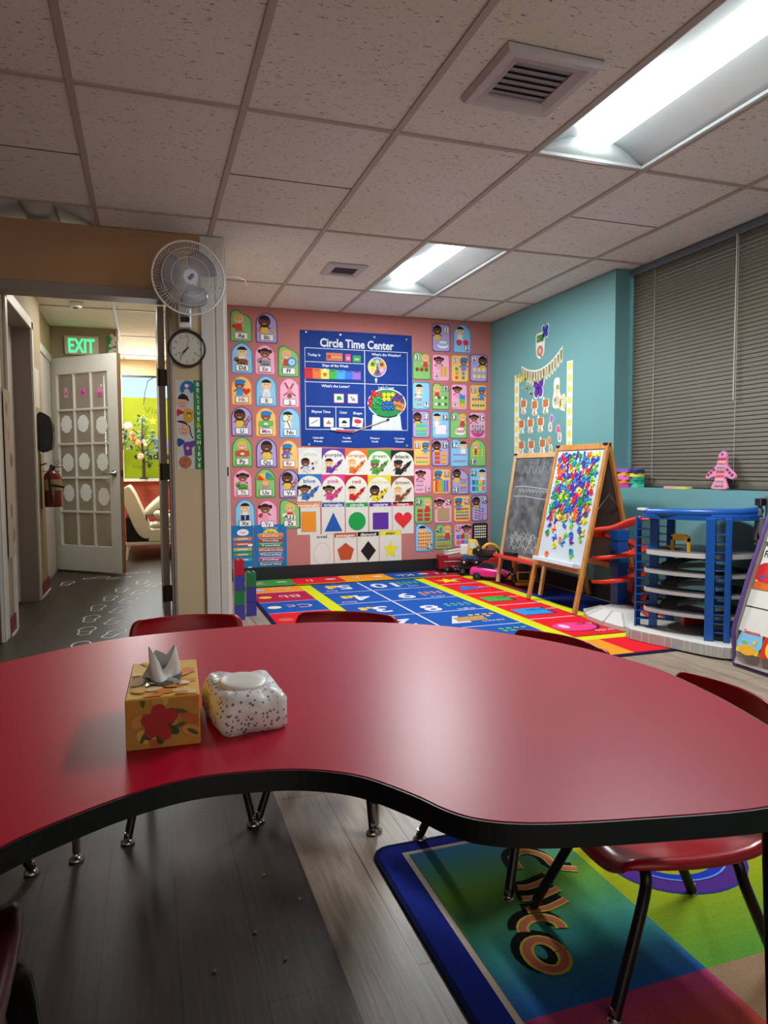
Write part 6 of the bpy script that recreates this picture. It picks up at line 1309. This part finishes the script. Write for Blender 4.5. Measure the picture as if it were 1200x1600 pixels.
def make_chair(name, label, M_sh=M_sh, W=.35, D=.34, sz=.268, bz=.512, fw=.16, fl=.185, rw=.125, s=1):
    t = thing(name, label, 'chair', group='red plastic chairs around the table')
    rows = shell(W, D, sz, bz)
    b = MB(); b.grid(rows[:9], M_sh, skip=[(7, j) for j in range(4, 10)]); b.build('seat', t, solid=.007, sub=1)
    b = MB(); b.grid(rows[8:], M_sh, skip=[(0, j) for j in range(4, 10)]); b.build('backrest', t, solid=.007, sub=1)
    for sx in (-1, 1):
        for fy, w in ((1, fw), (-1, rw)):
            foot = Vector((sx*w, fy*fl, .012)); k = sz/.28
            path = smooth([(sx*.055*k, fy*.10*k, sz-.022), (sx*.085*k, fy*.095*k, sz-.024), (sx*.118*k, fy*.10*k, sz-.04), (sx*.128*k, fy*.112*k, sz-.085), tuple(foot+(Vector((sx*.128*k, fy*.112*k, sz-.085))-foot)*.3), tuple(foot)], 4, False)
            b = MB(); b.tube(path, .0112*k, M_leg, 10); lg = b.build('leg', t)
            glide(T(foot.x, foot.y, 0)).build('glide', lg)
    b = MB(); b.span(-.07*k, .07*k, -.11*k, .11*k, sz-.030, sz-.024, M_leg); b.build('seat_plate', t)
    return t
CH = [(.10, 2.06, PI-.05, 'red plastic chair behind the table, in front of the beige door post'), (.50, 1.96, math.radians(149.3), 'red plastic chair behind the table, in front of the blue rug squares'),
      (.87, 1.546, math.radians(106.3), 'red plastic chair at the far right of the table, toward the toy garage'), (.940, 1.115, math.radians(84.8), 'red plastic chair tucked under the right lobe of the table, on the letter rug'),
      (-.523, 1.764, math.radians(-119.4), 'red plastic chair at the far left of the table, only its feet in view')]
c0 = None
for x, y, rz, lab in CH:
    if c0 is None: c0 = make_chair('classroom_chair', lab); c0.location = (x, y, 0); c0.rotation_euler = (0, 0, rz)
    else: dup(c0, (x, y, 0), rz, lab)
c = make_chair('classroom_chair', 'larger shade-darkened red chair at the lower left, tucked into the curve of the table', mat('shade darkened chair plastic', '#3a0d13', .28), .40, .40, .43, .76, .21, .21, .19)  # shade at this corner is put into the plastic's dark colour
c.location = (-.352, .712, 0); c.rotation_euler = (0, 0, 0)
# ================================================================== THINGS ON THE TABLE
t = thing('tissue_box', 'yellow floral tissue box with a white tissue standing up, on the red table', 'tissue box', (.018, 1.145, TZ+.0005), -.04)
w, d, h = .103, .20, .074
m_y = mat('tissue box yellow', '#d89a1c', .45)
b = MB(); b.span(-w/2, w/2, -d/2, d/2, 0, h, m_y); b.build('carton', t, bevel=.0015, seg=1)
a = Art(.0003); W_, H_ = w-.003, h-.003
a.base(rect(0, 0, W_, H_), '#b8853c'); r = random.Random(2)
def petal(x, y, ang, l, wd, q, L):
    c_, s_ = math.cos(ang), math.sin(ang); P = smooth([(0, 0), (l*.4, wd), (l*.9, wd*.7), (l, 0), (l*.9, -wd*.7), (l*.4, -wd)], 3)
    a.poly([(max(-W_/2, min(W_/2, x+u*c_-v*s_)), max(-H_/2, min(H_/2, y+u*s_+v*c_))) for u, v in P], q, L)
for i in range(14): petal(r.uniform(-.045, .045), r.uniform(-.03, .03), r.uniform(0, 6), .022, .008, r.choice(['#c8763c', '#d8a85c', '#b86038', '#c89048']), 1+.2*i)
for i in range(6): petal(r.uniform(-.04, .04), r.uniform(-.03, .03), r.uniform(0, 6), .018, .003, '#4c5c2c', 5)
for q in (-2.4, -.5, -1.6): petal(-.003, -.002, q, .028, .006, '#3c4a24', 6)
for i, q in enumerate((.6, 1.7, 2.9, 3.9, -1.3)): petal(-.003, .002, q, .027, .010, '#a8302c', 7+.3*i)
a.build('front_print', t, loc=(0, -d/2, h/2), rot=PINK)
a = Art(.0003); a.base(rect(0, 0, w-.006, d-.006), '#dcae4c')
for i in range(26):
    x, y, ang = r.uniform(-.04, .04), r.uniform(-.085, .085), r.uniform(0, 6); W_, H_ = w-.008, d-.008; petal(x, y, ang, .03, .010, r.choice(['#e0c07c', '#d8803c', '#e8d0a0', '#7c8c3c', '#e0a03c']), 1+.1*i)
W_, H_ = w, d
a.poly(circ(0, 0, .028, 24, .052), '#4c4640', 5); a.build('top_print', t, loc=(0, 0, h))
a = Art(.0003); a.base(rect(0, 0, d-.004, h-.004), '#dca428'); a.build('side_print', t, loc=(w/2, 0, h/2), rot=(PI/2, 0, PI/2))
b = MB(); rows = []
r = random.Random(15)
for i in range(9):
    q = i/8; row = []
    for j in range(17):
        a_ = 2*PI*j/16; fold = 1+.35*math.sin(3*a_+q*2)+.12*math.sin(7*a_); R_ = (.022-.006*q)*fold
        hz = (.038+.011*math.sin(2*a_+.6)+.013*math.sin(3*a_+2.2)+.004*math.sin(7*a_)); row.append((R_*math.cos(a_)*1.15-.004, R_*math.sin(a_)*1.3, h+hz*q))
    rows.append(row)
b.grid(rows, mat('white tissue', '#d9d6d4', .85, var=.05)); b.build('tissue', t, solid=.0008, sub=1)
b = MB(); b.grid([[(-.026+.052*i/6+.002*math.sin(j*2), -.048+.012*j, h+.0022+.004*math.sin(i*1.3+j)) for i in range(7)] for j in range(4)], mat('clear film', '#b8b4b8', .12, trans=.3)); b.build('film', t)
# wipes
t = thing('wipes_pack', 'white patterned soft pack of wipes with an oval lid, beside the tissue box', 'wipes pack', (.140, 1.135, TZ+.0005), .10)
m, nt, bs, N, L = nodes_of('printed white film', .28)
tc = N('ShaderNodeTexCoord'); vo = N('ShaderNodeTexVoronoi'); vo.inputs['Scale'].default_value = 150; L(tc.outputs['Object'], vo.inputs['Vector'])
lt_ = N('ShaderNodeMath', operation='LESS_THAN'); lt_.inputs[1].default_value = .34; L(vo.outputs['Distance'], lt_.inputs[0])
sp = N('ShaderNodeSeparateColor'); L(vo.outputs['Color'], sp.inputs[0]); l2 = N('ShaderNodeMath', operation='GREATER_THAN'); l2.inputs[1].default_value = .25; L(sp.outputs[0], l2.inputs[0])
mu = N('ShaderNodeMath', operation='MULTIPLY'); L(lt_.outputs[0], mu.inputs[0]); L(l2.outputs[0], mu.inputs[1])
mx = N('ShaderNodeMix', data_type='RGBA'); L(mu.outputs[0], mx.inputs[0]); mx.inputs[6].default_value = lin('#d8d4d2'); mx.inputs[7].default_value = lin('#6c6a7c'); L(mx.outputs[2], bs.inputs['Base Color'])
wn = N('ShaderNodeTexNoise'); wn.inputs['Scale'].default_value = 28; L(tc.outputs['Object'], wn.inputs['Vector']); bp = N('ShaderNodeBump'); bp.inputs['Strength'].default_value = .5; bp.inputs['Distance'].default_value = .006; L(wn.outputs['Fac'], bp.inputs['Height']); L(bp.outputs[0], bs.inputs['Normal'])
b = MB(); r = random.Random(6); rows = []
prof_ = [(.0, .0), (.92, .0), (1., .012), (1.02, .026), (.97, .046), (.86, .056), (.5, .058), (.0, .058)]
nn = 40
for k, z in prof_:
    row = []
    for j in range(nn+1):
        a_ = 2*PI*j/nn; c_, s_ = math.cos(a_), math.sin(a_); p_ = 7
        R_ = 1/((abs(c_)**p_+abs(s_)**p_)**(1/p_)); wob = 1+.035*math.sin(5*a_+z*90)+.02*math.sin(9*a_+2)
        row.append((.056*k*R_*c_*wob, .082*k*R_*s_*wob, z+(.004*math.sin(3*a_+1) if .01 < z < .057 else 0)))
    rows.append(row)
b.grid(rows, m); b.build('packet', t, weld=True)
b = MB(); b.lathe([(0, .058), (.036, .056), (.037, .0595), (.034, .062), (.02, .0628), (0, .063)], mat('cream wipes lid', '#dedad4', .35), 32, Matrix.Diagonal((1.02, 1.3, 1, 1))); b.build('lid', t)
# ================================================================== LIGHT AND CAMERA
w = bpy.data.worlds.new('daylight'); bpy.context.scene.world = w; w.use_nodes = True
nt = w.node_tree; bg = nt.nodes['Background']; sky = nt.nodes.new('ShaderNodeTexSky'); sky.sky_type = 'HOSEK_WILKIE'; sky.turbidity = 3.5; sky.sun_direction = (-.5, -.55, .67)
mx = nt.nodes.new('ShaderNodeMix'); mx.data_type = 'RGBA'; mx.inputs[0].default_value = .65; nt.links.new(sky.outputs[0], mx.inputs[6]); mx.inputs[7].default_value = (.62, .86, .95, 1)
nt.links.new(mx.outputs[2], bg.inputs['Color']); bg.inputs['Strength'].default_value = 1.6
def lamp(name, loc, size, power, col, rot=(0, 0, 0)):
    l = bpy.data.lights.new(name, 'AREA'); l.shape = 'RECTANGLE'; l.size, l.size_y = size; l.energy = power; l.color = col
    o = bpy.data.objects.new(name, l); COL.objects.link(o); o.location = loc; o.rotation_euler = rot; return o
for i, l in enumerate(LIGHTS[:2]):
    lamp('fluorescent_tubes', ((l[0]+l[1])/2, (l[2]+l[3])/2, Z-.001), (.164, 1.16), 54, (.93, .98, 1))
lamp('lobby_fill_light', (-.35, 8.6, Z-.03), (.5, 1.1), 55, (1, .97, .9))  # unseen area light added to brighten the lobby, no fixture modelled
lamp('hall_fill_light', (-.25, 6.2, Z-.03), (.5, 1.1), 13, (1, .97, .9))  # added fill for the hall walls and white door, without a fixture
lamp('lobby_daylight', (.0, 9.46, 1.6), (.5, .9), 14, (.8, .9, 1), (-PI/2, 0, 0))
lamp('rear_fill_light', (.4, -2.55, 1.3), (4.5, 1.6), 25, (1, .92, .84), (PI/2, 0, 0))  # added fill from behind the camera to lift the ceiling; no window there
cam = bpy.data.cameras.new('camera'); co = bpy.data.objects.new('camera', cam); COL.objects.link(co)
cam.sensor_fit = 'HORIZONTAL'; cam.sensor_width = 36; cam.lens = 36*1098.22/1200; cam.clip_start = .02; cam.clip_end = 100
yw, pt, rl = .325340913, .0602753679, .00642746255
fw = Vector((math.sin(yw)*math.cos(pt), math.cos(yw)*math.cos(pt), -math.sin(pt))); rt = Vector((math.cos(yw), -math.sin(yw), 0)); dn = fw.cross(rt)
c_, s_ = math.cos(rl), math.sin(rl); r2 = c_*rt+s_*dn; d2 = -s_*rt+c_*dn
co.matrix_world = Matrix(((r2.x, -d2.x, -fw.x, 0), (r2.y, -d2.y, -fw.y, 0), (r2.z, -d2.z, -fw.z, .96), (0, 0, 0, 1)))
sc = bpy.context.scene; sc.camera = co
sc.view_settings.view_transform = 'Standard'; sc.view_settings.look = 'None'; sc.view_settings.exposure = .18; sc.view_settings.gamma = 1; sc.view_settings.use_curve_mapping = False
